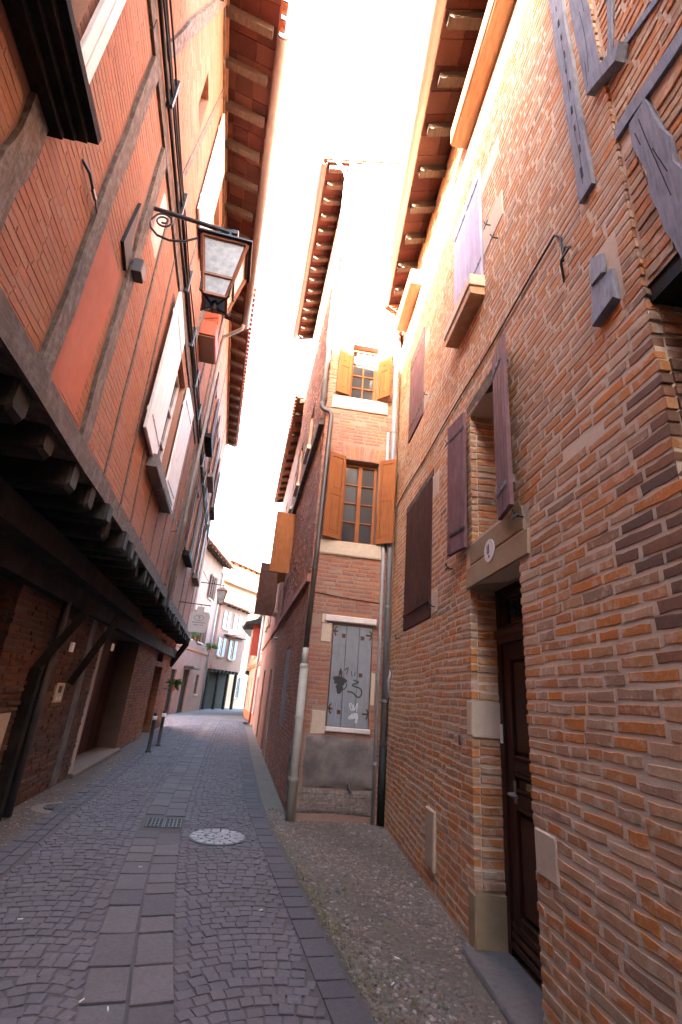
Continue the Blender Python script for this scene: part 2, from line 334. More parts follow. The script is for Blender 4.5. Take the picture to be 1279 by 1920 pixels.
UMESH = {}
def umesh(kind, i, mat):
    k = (kind, i, mat)
    if k not in UMESH:
        V, F = {'b': UB, 's': US, 'l': UL}[kind][i]
        me = bpy.data.meshes.new('piece'); me.from_pydata(V.tolist(), [], F); me.materials.append(M[mat]); me.update(); UMESH[k] = me
    return UMESH[k]
def screen(P):
    d = P - CAM; z = d @ cf
    zz = np.where(z > 0.05, z, 0.05)
    return 639.5 + 900 * (d @ cr) / zz, 960 - 900 * (d @ cu) / zz, z
def lay(pieces, parent, mat, kind='b', keep=300, name='brick', field='brick_field', minpx=9):
    """pieces: arrays C (back-centre), X, Y, Z axes scaled. The largest in view become objects, the rest one mesh"""
    if not pieces: return
    C = np.array([p[0] for p in pieces]); X = np.array([p[1] for p in pieces]); Y = np.array([p[2] for p in pieces]); Zv = np.array([p[3] for p in pieces])
    lib = {'b': UB, 's': US, 'l': UL}[kind]
    var = rng.integers(0, len(lib), len(C))
    ctr = C + Y; sx, sy, z = screen(ctr)
    d = ctr - CAM; dist2 = (d ** 2).sum(1); area = np.linalg.norm(np.cross(X, Zv), axis=1)
    nrm = Y / np.linalg.norm(Y, axis=1)[:, None]; cosv = np.clip(-(d * nrm).sum(1) / np.sqrt(dist2), 0, 1)
    px = area * cosv * 810000 / np.maximum(z, 0.3) ** 2
    inv = (sx > 10) & (sx < 1270) & (sy > 10) & (sy < 1910) & (z > 0.2)
    px = np.where(inv, px, 0)
    order = np.argsort(-px); own = [i for i in order[:keep] if px[i] > minpx]
    B = rootloc(parent); ownset = set(own)
    for i in own:
        o = bpy.data.objects.new(name, umesh(kind, int(var[i]), mat)); COL.objects.link(o); o.parent = parent
        lx, ly, lz = np.linalg.norm(X[i]), np.linalg.norm(Y[i]), np.linalg.norm(Zv[i])
        m3 = np.stack([X[i] / lx, Y[i] / ly, Zv[i] / lz], 1)
        if np.linalg.det(m3) < 0: m3[:, 0] *= -1
        o.matrix_local = Matrix.LocRotScale(Vector(C[i] - B), Matrix(m3.tolist()).to_quaternion(), Vector((lx, ly, lz)))
    rest = [i for i in range(len(C)) if i not in ownset]
    if not rest: return
    Vs, Fs, off = [], [], 0
    nv = len(lib[0][0]); baseF = lib[0][1]
    for vi in range(len(lib)):
        idx = np.array([i for i in rest if var[i] == vi], int)
        if len(idx) == 0: continue
        U, F = lib[vi]
        W = C[idx][:, None, :] + U[None, :, 0:1] * X[idx][:, None, :] + U[None, :, 1:2] * Y[idx][:, None, :] + U[None, :, 2:3] * Zv[idx][:, None, :]
        det = np.einsum('ij,ij->i', np.cross(X[idx], Y[idx]), Zv[idx])
        for k in range(len(idx)):
            if det[k] < 0: Fs.extend([tuple(a + off for a in reversed(f)) for f in F])
            else: Fs.extend([tuple(a + off for a in f) for f in F])
            off += nv
        Vs.append(W.reshape(-1, 3))
    V = np.concatenate(Vs) - B
    me = bpy.data.meshes.new(field); me.from_pydata(V.tolist(), [], Fs); me.materials.append(M[mat]); me.update()
    o = bpy.data.objects.new(field, me); COL.objects.link(o); o.parent = parent; o['kind'] = 'stuff'
def gaps(u0, u1, blocks):
    segs = [(u0, u1, False, False)]
    for a, b, edge in blocks:
        out = []
        for s0, s1, e0, e1 in segs:
            if b <= s0 or a >= s1: out.append((s0, s1, e0, e1)); continue
            if a > s0: out.append((s0, a, e0, edge))
            if b < s1: out.append((b, s1, edge, e1))
        segs = out
    return segs
def courses(fr, u0, u1, v0, v1, holes=(), pitch=0.068, bh=0.05, lmin=0.17, lmax=0.36, gap=0.02, dep=0.05, proud=(0.004, 0.012), deep=0.0, skip=0.0, wob=0.006, ends=(0, 0)):
    """brick courses on a wall frame; holes: (ua,ub,va,vb,deep?) or callable v->(a,b) or None"""
    out = []; v = v0; ph = rng.uniform(0, 6, 4)
    while v + bh < v1:
        bl = []
        vc = v + bh / 2
        for h in holes:
            if callable(h):
                r_ = h(vc)
                if r_: bl.append((r_[0], r_[1], False))
            elif h[2] < v + bh * 0.75 and h[3] > v + bh * 0.25: bl.append((h[0], h[1], len(h) > 4 and h[4]))
        for s0, s1, e0, e1 in gaps(u0, u1, bl):
            if s1 - s0 < 0.05: continue
            if s0 == u0 and ends[0]: e0 = True
            if s1 == u1 and ends[1]: e1 = True
            j0, j1 = rng.uniform(.002, .018, 2)
            x = s0 - (j0 if e0 else -gap * 0.3); first = True
            end = s1 + (j1 if e1 else -gap * 0.3)
            if deep:
                for e_, su, jj, sg in ((e0, s0, j0, 1), (e1, s1, j1, -1)):
                    if not e_: continue
                    o_ = -.056
                    while o_ > -deep + .05:
                        dl = min(rng.uniform(.16, .30), deep + o_ - .004)
                        out.append((fr.P(su + sg * .05, vc, o_ - dl / 2), fr.n * (dl - .012), -fr.u * sg * (.05 + jj * .9), fr.z * bh * rng.uniform(.9, 1.08)))
                        o_ -= dl
            while x < end - 0.03:
                L = rng.uniform(lmin, lmax) if rng.random() > 0.18 else rng.uniform(0.09, 0.16)
                last = x + L > end - 0.08
                if last: L = end - x
                hh = bh * rng.uniform(0.80, 1.14)
                dv = wob * (math.sin(x * 2.1 + ph[0] + v * 3) + 0.6 * math.sin(x * 5.3 + ph[1] + v * 7))
                pr = rng.uniform(*proud); dp = dep
                if rng.random() > skip:
                    c = fr.P(x + L / 2, vc + dv, -dp)
                    tilt = rng.uniform(-0.012, 0.012)
                    out.append((c, (fr.u + fr.z * tilt) * L, fr.n * (dp + pr), (fr.z - fr.u * tilt) * hh))
                x += L + gap * rng.uniform(0.6, 1.4); first = False
        v += pitch * rng.uniform(0.96, 1.04)
    return out
def sheet(fr, u0, u1, v0, v1, holes, reveal=0.3, o=0.0, bands=None):
    """wall face with real openings and their reveals"""
    mb = MB(fr); P = fr.P
    if v0 == 0: v0 = -0.15
    us = sorted(set([u0, u1] + [min(max(h[i], u0), u1) for h in holes for i in (0, 1)])); vs = sorted(set([v0, v1] + [min(max(h[i], v0), v1) for h in holes for i in (2, 3)]))
    for i in range(len(us) - 1):
        for k in range(len(vs) - 1):
            a, b, c, d = us[i], us[i + 1], vs[k], vs[k + 1]; mu, mv = (a + b) / 2, (c + d) / 2
            if any(h[0] < mu < h[1] and h[2] < mv < h[3] for h in holes): continue
            q = [P(a, c, o), P(b, c, o), P(b, d, o), P(a, d, o)]
            nn = np.cross(q[1] - q[0], q[2] - q[0])
            if np.dot(nn, fr.n) < 0: q.reverse()
            mb.quad(*q)
    for h in holes:
        a, b, c, d = h[:4]; rv = h[5] if len(h) > 5 else reveal
        a, b, c, d = max(a, u0), min(b, u1), max(c, v0), min(d, v1)
        for (pa, pb) in (((a, c), (a, d)), ((b, d), (b, c)), ((a, d), (b, d)), ((b, c), (a, c))):
            mb.quad(P(pa[0], pa[1], o), P(pb[0], pb[1], o), P(pb[0], pb[1], o - rv), P(pa[0], pa[1], o - rv))
    return mb
def body(fr, u0, u1, v0, v1, o0, o1):
    return MB(fr).box(u0, u1, v0, v1, o0, o1)

def lump(fr, u0, u1, v0, v1, o, mat, parent, name, amp=.015, n=14, edge=.02):
    mb = MB(fr); V = []; F = []
    ph = rng.uniform(0, 6, 6)
    for i in range(n + 1):
        for k in range(n + 1):
            a, b = i / n, k / n; e = min(1, 6 * min(a, 1 - a, b, 1 - b))
            du = edge * math.sin(b * 9 + ph[0]) * (1 if a in (0, 1) else 0); dv = edge * math.sin(a * 11 + ph[1]) * (1 if b in (0, 1) else 0)
            V.append(fr.P(u0 + (u1 - u0) * a + du, v0 + (v1 - v0) * b + dv, -.01 + (o + .01) * e + amp * e * (math.sin(a * 7 + ph[2]) * math.cos(b * 6 + ph[3]) + rng.uniform(-.4, .4))))
    for i in range(n):
        for k in range(n): q = i * (n + 1) + k; F.append((q, q + n + 1, q + n + 2, q + 1))
    mb.raw(V, F, False); o_ = mb.build(name, mat, parent, smooth=True)
    return o_
def stroke(fr, pts, wd, o, mat, parent, name):
    mb = MB(fr); pts = [np.array(p) for p in pts]
    q = []
    for i in range(len(pts) - 1):
        for t_ in np.linspace(0, 1, 5, endpoint=False):
            p0, p1, p2, p3 = pts[max(i - 1, 0)], pts[i], pts[i + 1], pts[min(i + 2, len(pts) - 1)]
            q.append(.5 * ((2 * p1) + (p2 - p0) * t_ + (2 * p0 - 5 * p1 + 4 * p2 - p3) * t_ ** 2 + (3 * p1 - p0 - 3 * p2 + p3) * t_ ** 3))
    q.append(pts[-1]); V = []; F = []
    for i, p in enumerate(q):
        d = q[min(i + 1, len(q) - 1)] - q[max(i - 1, 0)]; d = d / (np.linalg.norm(d) + 1e-9); n = np.array([-d[1], d[0]]) * wd / 2
        for s_, oo in ((1, o), (-1, o), (-1, o + .0015), (1, o + .0015)): V.append(fr.P(p[0] + n[0] * s_, p[1] + n[1] * s_, oo))
    for i in range(len(q) - 1):
        for k in range(4): F.append((4 * i + k, 4 * i + (k + 1) % 4, 4 * i + 4 + (k + 1) % 4, 4 * i + 4 + k))
    mb.raw(V, F); return mb.build(name, mat, parent)
# ---- joinery
def shutter(fr, wd, ht, mat, parent, planks=4, strap='black_iron', nstraps=2, thick=0.035, gapw=0.006, panel=False, label=None, back=True):
    """a leaf in its own frame, hinge edge at u=0"""
    mb = MB(fr)
    if panel:
        mb.box(0, 0.055, 0, ht, 0, thick); mb.box(wd - 0.055, wd, 0, ht, 0, thick)
        for v in (0, ht * 0.52 - 0.04, ht - 0.08): mb.box(0.0552, wd - 0.0552, v, v + 0.08, 0.001, thick - 0.001)
        o = mb.build('shutter', mat, parent, label=label)
        for a, b in ((0.08, ht * 0.52 - 0.04), (ht * 0.52 + 0.04, ht - 0.08)):
            MB(fr).cbox(0.056, wd - 0.056, a + 0.001, b - 0.001, 0.006, thick - 0.008, 0.006).build('panel', mat, o)
            MB(fr).cbox(0.10, wd - 0.10, a + 0.05, b - 0.05, thick - 0.0079, thick - 0.001, 0.003).build('raised_field', mat, o)
    else:
        for v in (0.12 * ht, 0.84 * ht): mb.box(0.02, wd - 0.02, v, v + 0.07, -0.018, 0.0)
        o = mb.build('shutter', mat, parent, label=label)
        pw = wd / planks
        for k in range(planks): MB(fr).cbox(k * pw + gapw / 2, (k + 1) * pw - gapw / 2, rng.uniform(0, .004), ht - rng.uniform(0, .004), 0.0, thick, 0.004).build('plank', mat, o)
    if strap:
        for k in range(nstraps):
            v = ht * (0.12 + 0.74 * k / max(1, nstraps - 1)); mb = MB(fr); mb.box(-0.02, wd * 0.86, v, v + 0.035, thick, thick + 0.005)
            for q in range(3): mb.box(wd * (0.12 + 0.3 * q), wd * (0.12 + 0.3 * q) + 0.014, v + 0.011, v + 0.025, thick + 0.005, thick + 0.011)
            mb.build('hinge_strap', strap, o)
    return o
def window(fr, u0, u1, v0, v1, o, mat, parent, cols=2, rows=3, fw=0.05, mw=0.025, mid=True, label=None):
    mb = MB(fr); d = 0.05
    mb.box(u0, u0 + fw, v0, v1, o - d, o); mb.box(u1 - fw, u1, v0, v1, o - d, o)
    mb.box(u0 + fw, u1 - fw, v0, v0 + fw, o - d, o - .001); mb.box(u0 + fw, u1 - fw, v1 - fw, v1, o - d, o - .001)
    a, b, c, e = u0 + fw, u1 - fw, v0 + fw, v1 - fw
    if mid: um = (a + b) / 2; mb.box(um - fw * .7, um + fw * .7, c, e, o - d, o + 0.012)
    for k in range(1, rows):
        v = c + (e - c) * k / rows; mb.box(a, b, v - mw / 2, v + mw / 2, o - d + .005, o - .006)
    for k in range(1, cols):
        if mid and k * 2 == cols: continue
        u = a + (b - a) * k / cols; mb.box(u - mw / 2, u + mw / 2, c, e, o - d + .006, o - .008)
    wn = mb.build('window', mat, parent, label=label)
    for i in range(cols):
        for k in range(rows):
            x0 = a + (b - a) * i / cols; x1 = a + (b - a) * (i + 1) / cols; y0 = c + (e - c) * k / rows; y1 = c + (e - c) * (k + 1) / rows
            tl = rng.uniform(-0.002, 0.002)
            p = [fr.P(x0, y0, o - .034 + tl), fr.P(x1, y0, o - .034 - tl), fr.P(x1, y1, o - .034 - tl * .5), fr.P(x0, y1, o - .034 + tl * .5)]
            p2 = [q - fr.n * 0.004 for q in p]
            MB().hexa(p + p2).build('pane', 'glass', wn)
    return wn
def hook(fr, u, v, parent, s=1):
    mb = MB(fr); mb.tube([(u, v, -0.02), (u, v, 0.06), (u + .012 * s, v + .05, 0.075), (u + .02 * s, v + .06, .07)], 0.007, 6); mb.box(u - .05, u + .05, v - .012, v + .008, .06, .068)
    mb.build('shutter_dog', 'black_iron', parent)
def pipe(fr, pts, r, mat, parent, name='downpipe', rings=(), label=None):
    mb = MB(fr); mb.tube(pts, r, 14); o = mb.build(name, mat, parent, smooth=True, label=label)
    for q in rings: MB(fr).tube([(q[0], q[1] - .02, q[2]), (q[0], q[1] + .02, q[2])], r * 1.18, 14).build('clamp', mat, o)
    return o
def eave(fr, u0, u1, z, ov0, ov1, parent, spacing=0.55, slope=0.30, run=4.0, rw=0.11, rh=0.14, wood_m='rafter_wood', gutter=None, gu=None, tiles=True, soffit=True, rafter_in=0.25, label=None):
    """overhanging canal-tile roof: rafters, terracotta soffit tiles, tile ends, gutter. z = soffit height at the edge"""
    P = fr.P; ovf = lambda u: ov0 + (ov1 - ov0) * (u - u0) / (u1 - u0)
    zs = lambda u, o: z + (ovf(u) - o) * slope
    mb = MB()
    p = []
    for dz in (rh + 0.035, rh + 0.055):
        for (u, o) in ((u0, ovf(u0) - 0.02), (u1, ovf(u1) - 0.02), (u1, -run), (u0, -run)): p.append(P(u, zs(u, o) + dz, o))
    mb.hexa(p); rf = mb.build('roof', 'roof_tile', parent, label=label)
    k = u0 + 0.12
    while k < u1 - 0.05:
        o1 = ovf(k) - 0.10 + rng.uniform(-.03, .03); hw = rw / 2
        p = []
        for o in (o1, -rafter_in):
            for du, dz in ((-hw, 0), (hw, 0), (hw, rh), (-hw, rh)): p.append(P(k + du, zs(k, o) + dz + rng.uniform(-.006, .006), o))
        MB().hexa(p).build('rafter', wood_m, rf)
        k += spacing * rng.uniform(0.92, 1.08)
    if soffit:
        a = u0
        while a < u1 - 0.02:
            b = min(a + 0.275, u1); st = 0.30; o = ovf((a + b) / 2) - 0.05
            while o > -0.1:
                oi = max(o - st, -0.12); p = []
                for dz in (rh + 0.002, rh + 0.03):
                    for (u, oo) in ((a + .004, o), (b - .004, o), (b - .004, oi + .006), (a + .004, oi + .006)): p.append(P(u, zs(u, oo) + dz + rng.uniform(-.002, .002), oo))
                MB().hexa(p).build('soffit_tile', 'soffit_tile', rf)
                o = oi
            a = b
    if tiles:
        fld = MB(); a = u0 + 0.05; n = 0
        while a < u1:
            for row in range(8):
                om = ovf(a) + 0.06 - row * 0.42; oi = om - 0.50; rr = 0.085
                if oi < -run: break
                pts = []; F = []; m = 7
                for j, (o, rad, lift) in enumerate(((om, rr, 0.0), (oi, rr * 0.82, -0.012))):
                    for rad2 in (rad, rad - 0.016):
                        for q in range(m):
                            an = math.pi * q / (m - 1); pts.append(P(a + math.cos(an) * rad2, zs(a, o) + rh + 0.065 + lift + math.sin(an) * rad2 * 0.9, o))
                for q in range(m - 1):
                    F += [(q, q + 1, 2 * m + q + 1, 2 * m + q), (m + q + 1, m + q, 3 * m + q, 3 * m + q + 1), (q + 1, q, m + q, m + q + 1)]
                if row == 0:
                    MB().raw(pts, F).build('tile', 'roof_tile', rf)
                else: fld.raw(pts, F)
            a += 0.215; n += 1
        if fld.v: fld.build('tile_field', 'roof_tile', rf, kind='stuff')
    if gutter:
        g0, g1 = gu if gu else (u0, u1); m = 12; r = 0.085; pts = []; F = []
        n = max(2, int((g1 - g0) / 1.2))
        for j in range(n + 1):
            u = g0 + (g1 - g0) * j / n
            for rad in (r, r - 0.006):
                for q in range(m + 1):
                    an = math.pi + math.pi * q / m; pts.append(P(u, zs(u, ovf(u)) + 0.13 + math.sin(an) * rad, ovf(u) + 0.05 + math.cos(an) * rad))
        w2 = 2 * (m + 1)
        for j in range(n):
            for q in range(m):
                a0 = j * w2 + q; F += [(a0, a0 + 1, a0 + w2 + 1, a0 + w2), (a0 + m + 2, a0 + m + 1, a0 + w2 + m + 1, a0 + w2 + m + 2)]
        for j in (0, n): F += [(j * w2 + q, j * w2 + q + 1, j * w2 + m + 1 + q + 1, j * w2 + m + 1 + q) for q in range(m)]
        go = MB().raw(pts, F, False).build('gutter', gutter, parent, smooth=True)
        for j in range(n + 1):
            u = g0 + (g1 - g0) * (j + 0.02) / n
            if u < g1: 
                pts = []; F = []
                for uu in (u, u + 0.03):
                    for q in range(m + 1):
                        an = math.pi + math.pi * q / m; pts.append(P(uu, zs(uu, ovf(uu)) + 0.13 + math.sin(an) * (r + .006), ovf(uu) + 0.05 + math.cos(an) * (r + .006)))
                MB().raw(pts, [(q, q + 1, m + 2 + q, m + 1 + q) for q in range(m)], False).build('gutter_joint', gutter, go)
    return rf
def roof_cap(fr, u0, u1, z0, z1, o0, o1, mat, parent):
    """the rest of the roof behind the eave, a closed wedge"""
    P = fr.P
    MB().hexa([P(u0, z0 - .3, o0), P(u1, z0 - .3, o0), P(u1, z0, o0), P(u0, z0, o0), P(u0, z0 - .3, o1), P(u1, z0 - .3, o1), P(u1, z1, o1), P(u0, z1, o1)]).build('roof_body', mat, parent)
# ------------------------------------------------------------------ the place: frames measured on site
RW = wall_frame((1.2235, 4.1988), -4.2, -1)
NFU = np.array([math.sin(R(82.6)), math.cos(R(82.6)), 0]); LEAN = NFU * -0.011
NF = wall_frame((-0.356, 7.615), 82.6, 1); NF.z = Z3 + LEAN
NS = wall_frame((-0.356, 7.615), -9.8, -1); NS.z = Z3 + LEAN
_a = R(-11.5); LW = wall_frame((-1.55 * math.cos(_a), 1.55 * math.sin(_a)), -11.5, 1)
LG = wall_frame((-4.14, 9.217), -10.5, 1)

# ------------------------------------------------------------------ ground and street
gd = MB(); gd.quad((-600, -600, -0.10), (600, -600, -0.10), (600, 600, -0.10), (-600, 600, -0.10))
gd.build('ground', 'ground_bed', kind='structure')
GY = np.array([-2, 0, 2, 3.34, 4.51, 6.47, 8.48, 11.09, 14.84, 20.12, 27, 34, 42, 60.]); GX = np.array([0.75, 0.12, -0.50, -0.90, -1.26, -1.75, -2.18, -2.66, -3.37, -4.31, -5.45, -6.4, -7.0, -7.4])
RY = np.array([-2, 0, 2, 3.41, 3.91, 4.59, 5.48, 6.88, 8.27, 11.13, 14.62, 19.31, 27, 34, 42, 60.]); RX = np.array([1.25, 1.05, 0.70, 0.38, 0.26, 0.07, -0.15, -0.5, -0.83, -1.33, -1.94, -2.72, -4.1, -5.4, -6.0, -6.0])
LY = np.array([-2, 0, 2, 4.88, 5.58, 6.67, 7.85, 9.33, 11.22, 15, 20, 27, 34, 42, 60.]); LX = np.array([-1.0, -1.4, -1.85, -2.55, -2.69, -2.94, -3.16, -3.43, -3.78, -4.6, -5.6, -7.9, -8.1, -8.2, -8.6])
def sm(y, Y, X): return (np.interp(y - .8, Y, X) + np.interp(y - .4, Y, X) + np.interp(y, Y, X) + np.interp(y + .4, Y, X) + np.interp(y + .8, Y, X)) / 5
xg = lambda y: sm(y, GY, GX); xr = lambda y: sm(y, RY, RX); xl = lambda y: sm(y, LY, LX)
def tang(y):
    d = np.array([float(xg(y + .6) - xg(y - .6)), 1.2, 0]); d /= np.linalg.norm(d); return d, np.array([d[1], -d[0], 0])
ys = np.concatenate([np.arange(-2, 20, 0.5), np.arange(20, 61, 2.0)])
mb = MB()
for a, b in zip(ys[:-1], ys[1:]):
    mb.quad((xl(a) - .05, a, -0.006), (xr(a) + .05, a, -0.006), (xr(b) + .05, b, -0.006), (xl(b) - .05, b, -0.006))
street = mb.build('street', 'street_bed', kind='structure')
mb = MB()
for a, b in zip(np.arange(27, 59, 2.0), np.arange(29, 61, 2.0)):
    mb.quad((xl(a) - .3, a, -0.004), (xr(a) + .3, a, -0.004), (xr(b) + .3, b, -0.004), (xl(b) - .3, b, -0.004))
mb.build('road', 'far_street', kind='structure')
MANHOLE = (-1.08, 6.47, 0.30)
GRATE = [(-2.03, -1.60, 6.65, 7.07)]
def skip_here(p):
    if (p[0] - MANHOLE[0]) ** 2 + (p[1] - MANHOLE[1]) ** 2 < (MANHOLE[2] + .05) ** 2: return True
    g = GRATE[0]
    d = p - np.array([-1.81, 6.86, 0]); 
    return abs(d[0] + d[1] * .22) < .27 and abs(d[1]) < .25
setts = []
def sett_rows(side):
    y = -1.5
    while y < 27.5:
        step = 0.090 if y < 14 else 0.12
        d, n = tang(y); g = np.array([float(xg(y)), y, 0])
        wid = abs(float((xr(y) - .20) - xg(y)) * d[1]) if side > 0 else abs(float(xg(y) - (xl(y) + .02)) * d[1])
        a = 0.242
        if wid - a < 0.1: y += step; continue
        while a < wid - 0.03:
            w_ = rng.uniform(0.076, 0.108) * (1 if y < 14 else 1.25); w_ = min(w_, wid - a)
            f = (a + w_ / 2 - .255) / max(.05, wid - .255)
            nar = max(1, round((wid - .255) / 0.62)); fm = (f * nar) % 1.0
            AW = max(.2, (wid - .255) / nar); arc = 0.085 * (1 - (2 * fm - 1) ** 2); sl = -0.085 * 4 * (2 * fm - 1) / AW * side
            p = g + n * side * (a + w_ / 2) + d * (arc + rng.uniform(-.012, .012))
            if not skip_here(p) and w_ > .05:
                ang = math.atan(sl) + rng.uniform(-.06, .06); ca, sa = math.cos(ang), math.sin(ang)
                x = n * ca + d * sa; zz = d * ca - n * sa
                L = step * rng.uniform(.86, .95)
                top = rng.uniform(-0.003, 0.003) - 0.004 * math.exp(-(a - .25) / .3)
                t1, t2 = rng.uniform(-.035, .035, 2)
                setts.append((p + np.array([0, 0, -.06]), x * (w_ - .009) + Z3 * t1 * .1, Z3 * (.062 + top), zz * L + Z3 * t2 * .1))
            a += w_
        y += step
sett_rows(1); sett_rows(-1)
lay(setts, street, 'sett', 's', 300, 'sett', 'sett_field')
# the two rows of paving slabs either side of the channel
sl = []
for side in (-1, 1):
    y = -1.0
    while y < 27:
        L = rng.uniform(0.22, 0.46); d, n = tang(y + L / 2); g = np.array([float(xg(y + L / 2)), y + L / 2, 0])
        p = g + n * side * 0.123
        if not skip_here(p) : sl.append((p + np.array([0, 0, -.07]), n * (.225 * rng.uniform(.97, 1.03)) + Z3 * side * .006, Z3 * (.076 + rng.uniform(-.003, .003)), d * (L - .012)))
        y += L
lay(sl, street, 'slab_stone', 'l', 300, 'gutter_slab', 'slab_field', 4)
ed = []; y = -1.0
while y < 27:
    L = rng.uniform(.16, .30); p = np.array([float(xr(y + L / 2)) - .11, y + L / 2, -.06]); d = np.array([float(xr(y + .5) - xr(y - .5)), 1, 0]); d /= np.linalg.norm(d); n = np.array([d[1], -d[0], 0])
    ed.append((p, n * .185, Z3 * (.066 + rng.uniform(-.003, .003)), d * (L - .012))); y += L
y = 2.0
for off in (0.0, -0.125):
    y = 1.0
    while y < 26:
        L = rng.uniform(.15, .24); p = np.array([float(xl(y + L / 2)) - .06 + off, y + L / 2, -.06]); d = np.array([float(xl(y + .5) - xl(y - .5)), 1, 0]); d /= np.linalg.norm(d); n = np.array([d[1], -d[0], 0])
        ed.append((p, n * .112, Z3 * (.066 + rng.uniform(-.003, .003)), d * (L - .012))); y += L
lay(ed, street, 'edge_stone', 'l', 200, 'edge_stone', 'edge_field', 4)
# pavements of trodden gravel
mb = MB()
for a, b in zip(np.arange(-2, 24, .5), np.arange(-1.5, 24.5, .5)):
    wa = 1.2235 + (a - 4.1988) * math.tan(R(-4.2)) + .5 if a < 7.8 else xr(a) + 1.0; wb = 1.2235 + (b - 4.1988) * math.tan(R(-4.2)) + .5 if b < 7.8 else xr(b) + 1.0
    mb.quad((xr(a) - .02, a, -.014), (wa, a, -.014), (wb, b, -.014), (xr(b) - .02, b, -.014))
pav_r = mb.build('pavement', 'ground_bed', kind='structure')
mb = MB()
for a, b in zip(np.arange(-2, 26, .5), np.arange(-1.5, 26.5, .5)):
    mb.quad((xl(a) - 4.0, a, -.012), (xl(a) - .16, a, -.012), (xl(b) - .16, b, -.012), (xl(b) - 4.0, b, -.012))
pav_l = mb.build('pavement', 'pavement_sand', kind='structure')
# pebbles: too many to count, one mass on each side
ICO = None
def pebbles(pts, smin, smax, parent, name):
    global ICO
    import bmesh
    if ICO is None:
        bm = bmesh.new(); bmesh.ops.create_icosphere(bm, subdivisions=1, radius=1); ICO = (np.array([v.co[:] for v in bm.verts]), [tuple(v.index for v in f.verts) for f in bm.faces]); bm.free()
    V0, F0 = ICO; n = len(pts); F0 = np.array(F0)
    sc = rng.uniform(smin, smax, (n, 3)) * np.array([1, 1, .55]); an = rng.uniform(0, 6.28, n)
    V = V0[None] * (1 + rng.uniform(-.18, .18, (n, len(V0), 1))) * sc[:, None]
    x = V[..., 0] * np.cos(an)[:, None] - V[..., 1] * np.sin(an)[:, None]; y = V[..., 0] * np.sin(an)[:, None] + V[..., 1] * np.cos(an)[:, None]
    V = np.stack([x, y, V[..., 2]], -1) + np.asarray(pts)[:, None]
    F = (F0[None] + (np.arange(n) * len(V0))[:, None, None]).reshape(-1, 3)
    me = bpy.data.meshes.new(name); me.from_pydata((V.reshape(-1, 3) - rootloc(parent)).tolist(), [], F.tolist()); me.materials.append(M['pebble']); me.polygons.foreach_set('use_smooth', [True] * len(F)); me.update()
    o = bpy.data.objects.new(name, me); COL.objects.link(o); o.parent = parent; o['kind'] = 'stuff'
pp = []
while len(pp) < 9000:
    y = rng.uniform(1.4, 8.2); wx = 1.2235 + (y - 4.1988) * math.tan(R(-4.2)); x = rng.uniform(-1.2, 1.7)
    if float(np.interp(y, RY, RX)) + .02 < x < wx + .03 and rng.random() < 0.72 + 0.5 * math.sin(x * 5 + y * 3.1): pp.append((x, y, -.014 + rng.uniform(-.006, .003)))
pebbles(pp, .010, .026, pav_r, 'pebble_field')
pp = []
while len(pp) < 5000:
    y = rng.uniform(3.5, 14); lx = float(np.interp(y, LY, LX)) - .22; x = lx - rng.uniform(0, 1.3)
    if rng.random() < .6 + .5 * math.sin(x * 4 + y * 2.2): pp.append((x, y, -.014 + rng.uniform(-.008, .001)))
pebbles(pp, .010, .022, pav_l, 'pebble_field')
# dry weeds along the edge of the gravel
mb = MB()
for k in range(420):
    y = rng.choice([rng.uniform(2.6, 7.2), rng.uniform(3.2, 5.6)]); x = float(np.interp(y, RY, RX)) + abs(rng.normal(0, .10)) + .01
    if rng.random() < .25: x = rng.uniform(x, x + .5)
    for q in range(4):
        a = rng.uniform(0, 6.28); h = rng.uniform(.012, .045); l = rng.uniform(.01, .05); bx, by = x + rng.uniform(-.02, .02), y + rng.uniform(-.02, .02)
        w_ = .0025; p = np.array([bx, by, -.012]); tip = p + np.array([math.cos(a) * l, math.sin(a) * l, h]); sd_ = np.array([-math.sin(a), math.cos(a), 0]) * w_
        mb.quad(p - sd_, p + sd_, tip + sd_ * .3, tip - sd_ * .3)
mb.build('weed_tufts', 'dry_grass', pav_r, kind='stuff')
# manhole with a cobbled lid, cast iron lids, drain grate
mh = thing('manhole_cover', 'round manhole lid paved with pale cobbles in the street', 'manhole cover', (MANHOLE[0], MANHOLE[1], -.02))
MB().lathe((MANHOLE[0], MANHOLE[1], -.02), [(.325, 0), (.325, .024), (.305, .026), (.300, .012), (.0, .012)], 32).build('rim', 'cast_iron', mh)
lid = []
for rr in (0.0, .095, .185, .265):
    n_ = max(1, int(2 * math.pi * rr / .10)); 
    for k in range(n_):
        a = 2 * math.pi * k / n_ + rr; d = np.array([math.cos(a), math.sin(a), 0]); n = np.array([-d[1], d[0], 0]); wv = .088 if rr == 0 else 2 * math.pi * rr / n_ - .012
        lid.append((np.array([MANHOLE[0], MANHOLE[1], -.03]) + d * rr, n * wv, Z3 * .042, d * .078))
piece_mat('lid_stone', [(0, (.30, .27, .26)), (.5, (.24, .215, .21)), (1, (.36, .32, .30))], dirt=(.14, .12, .11), dirt_amt=.4, grain=50, rough=.6)
lay(lid, mh, 'lid_stone', 's', 300, 'cobble', 'cobble_field', 0)
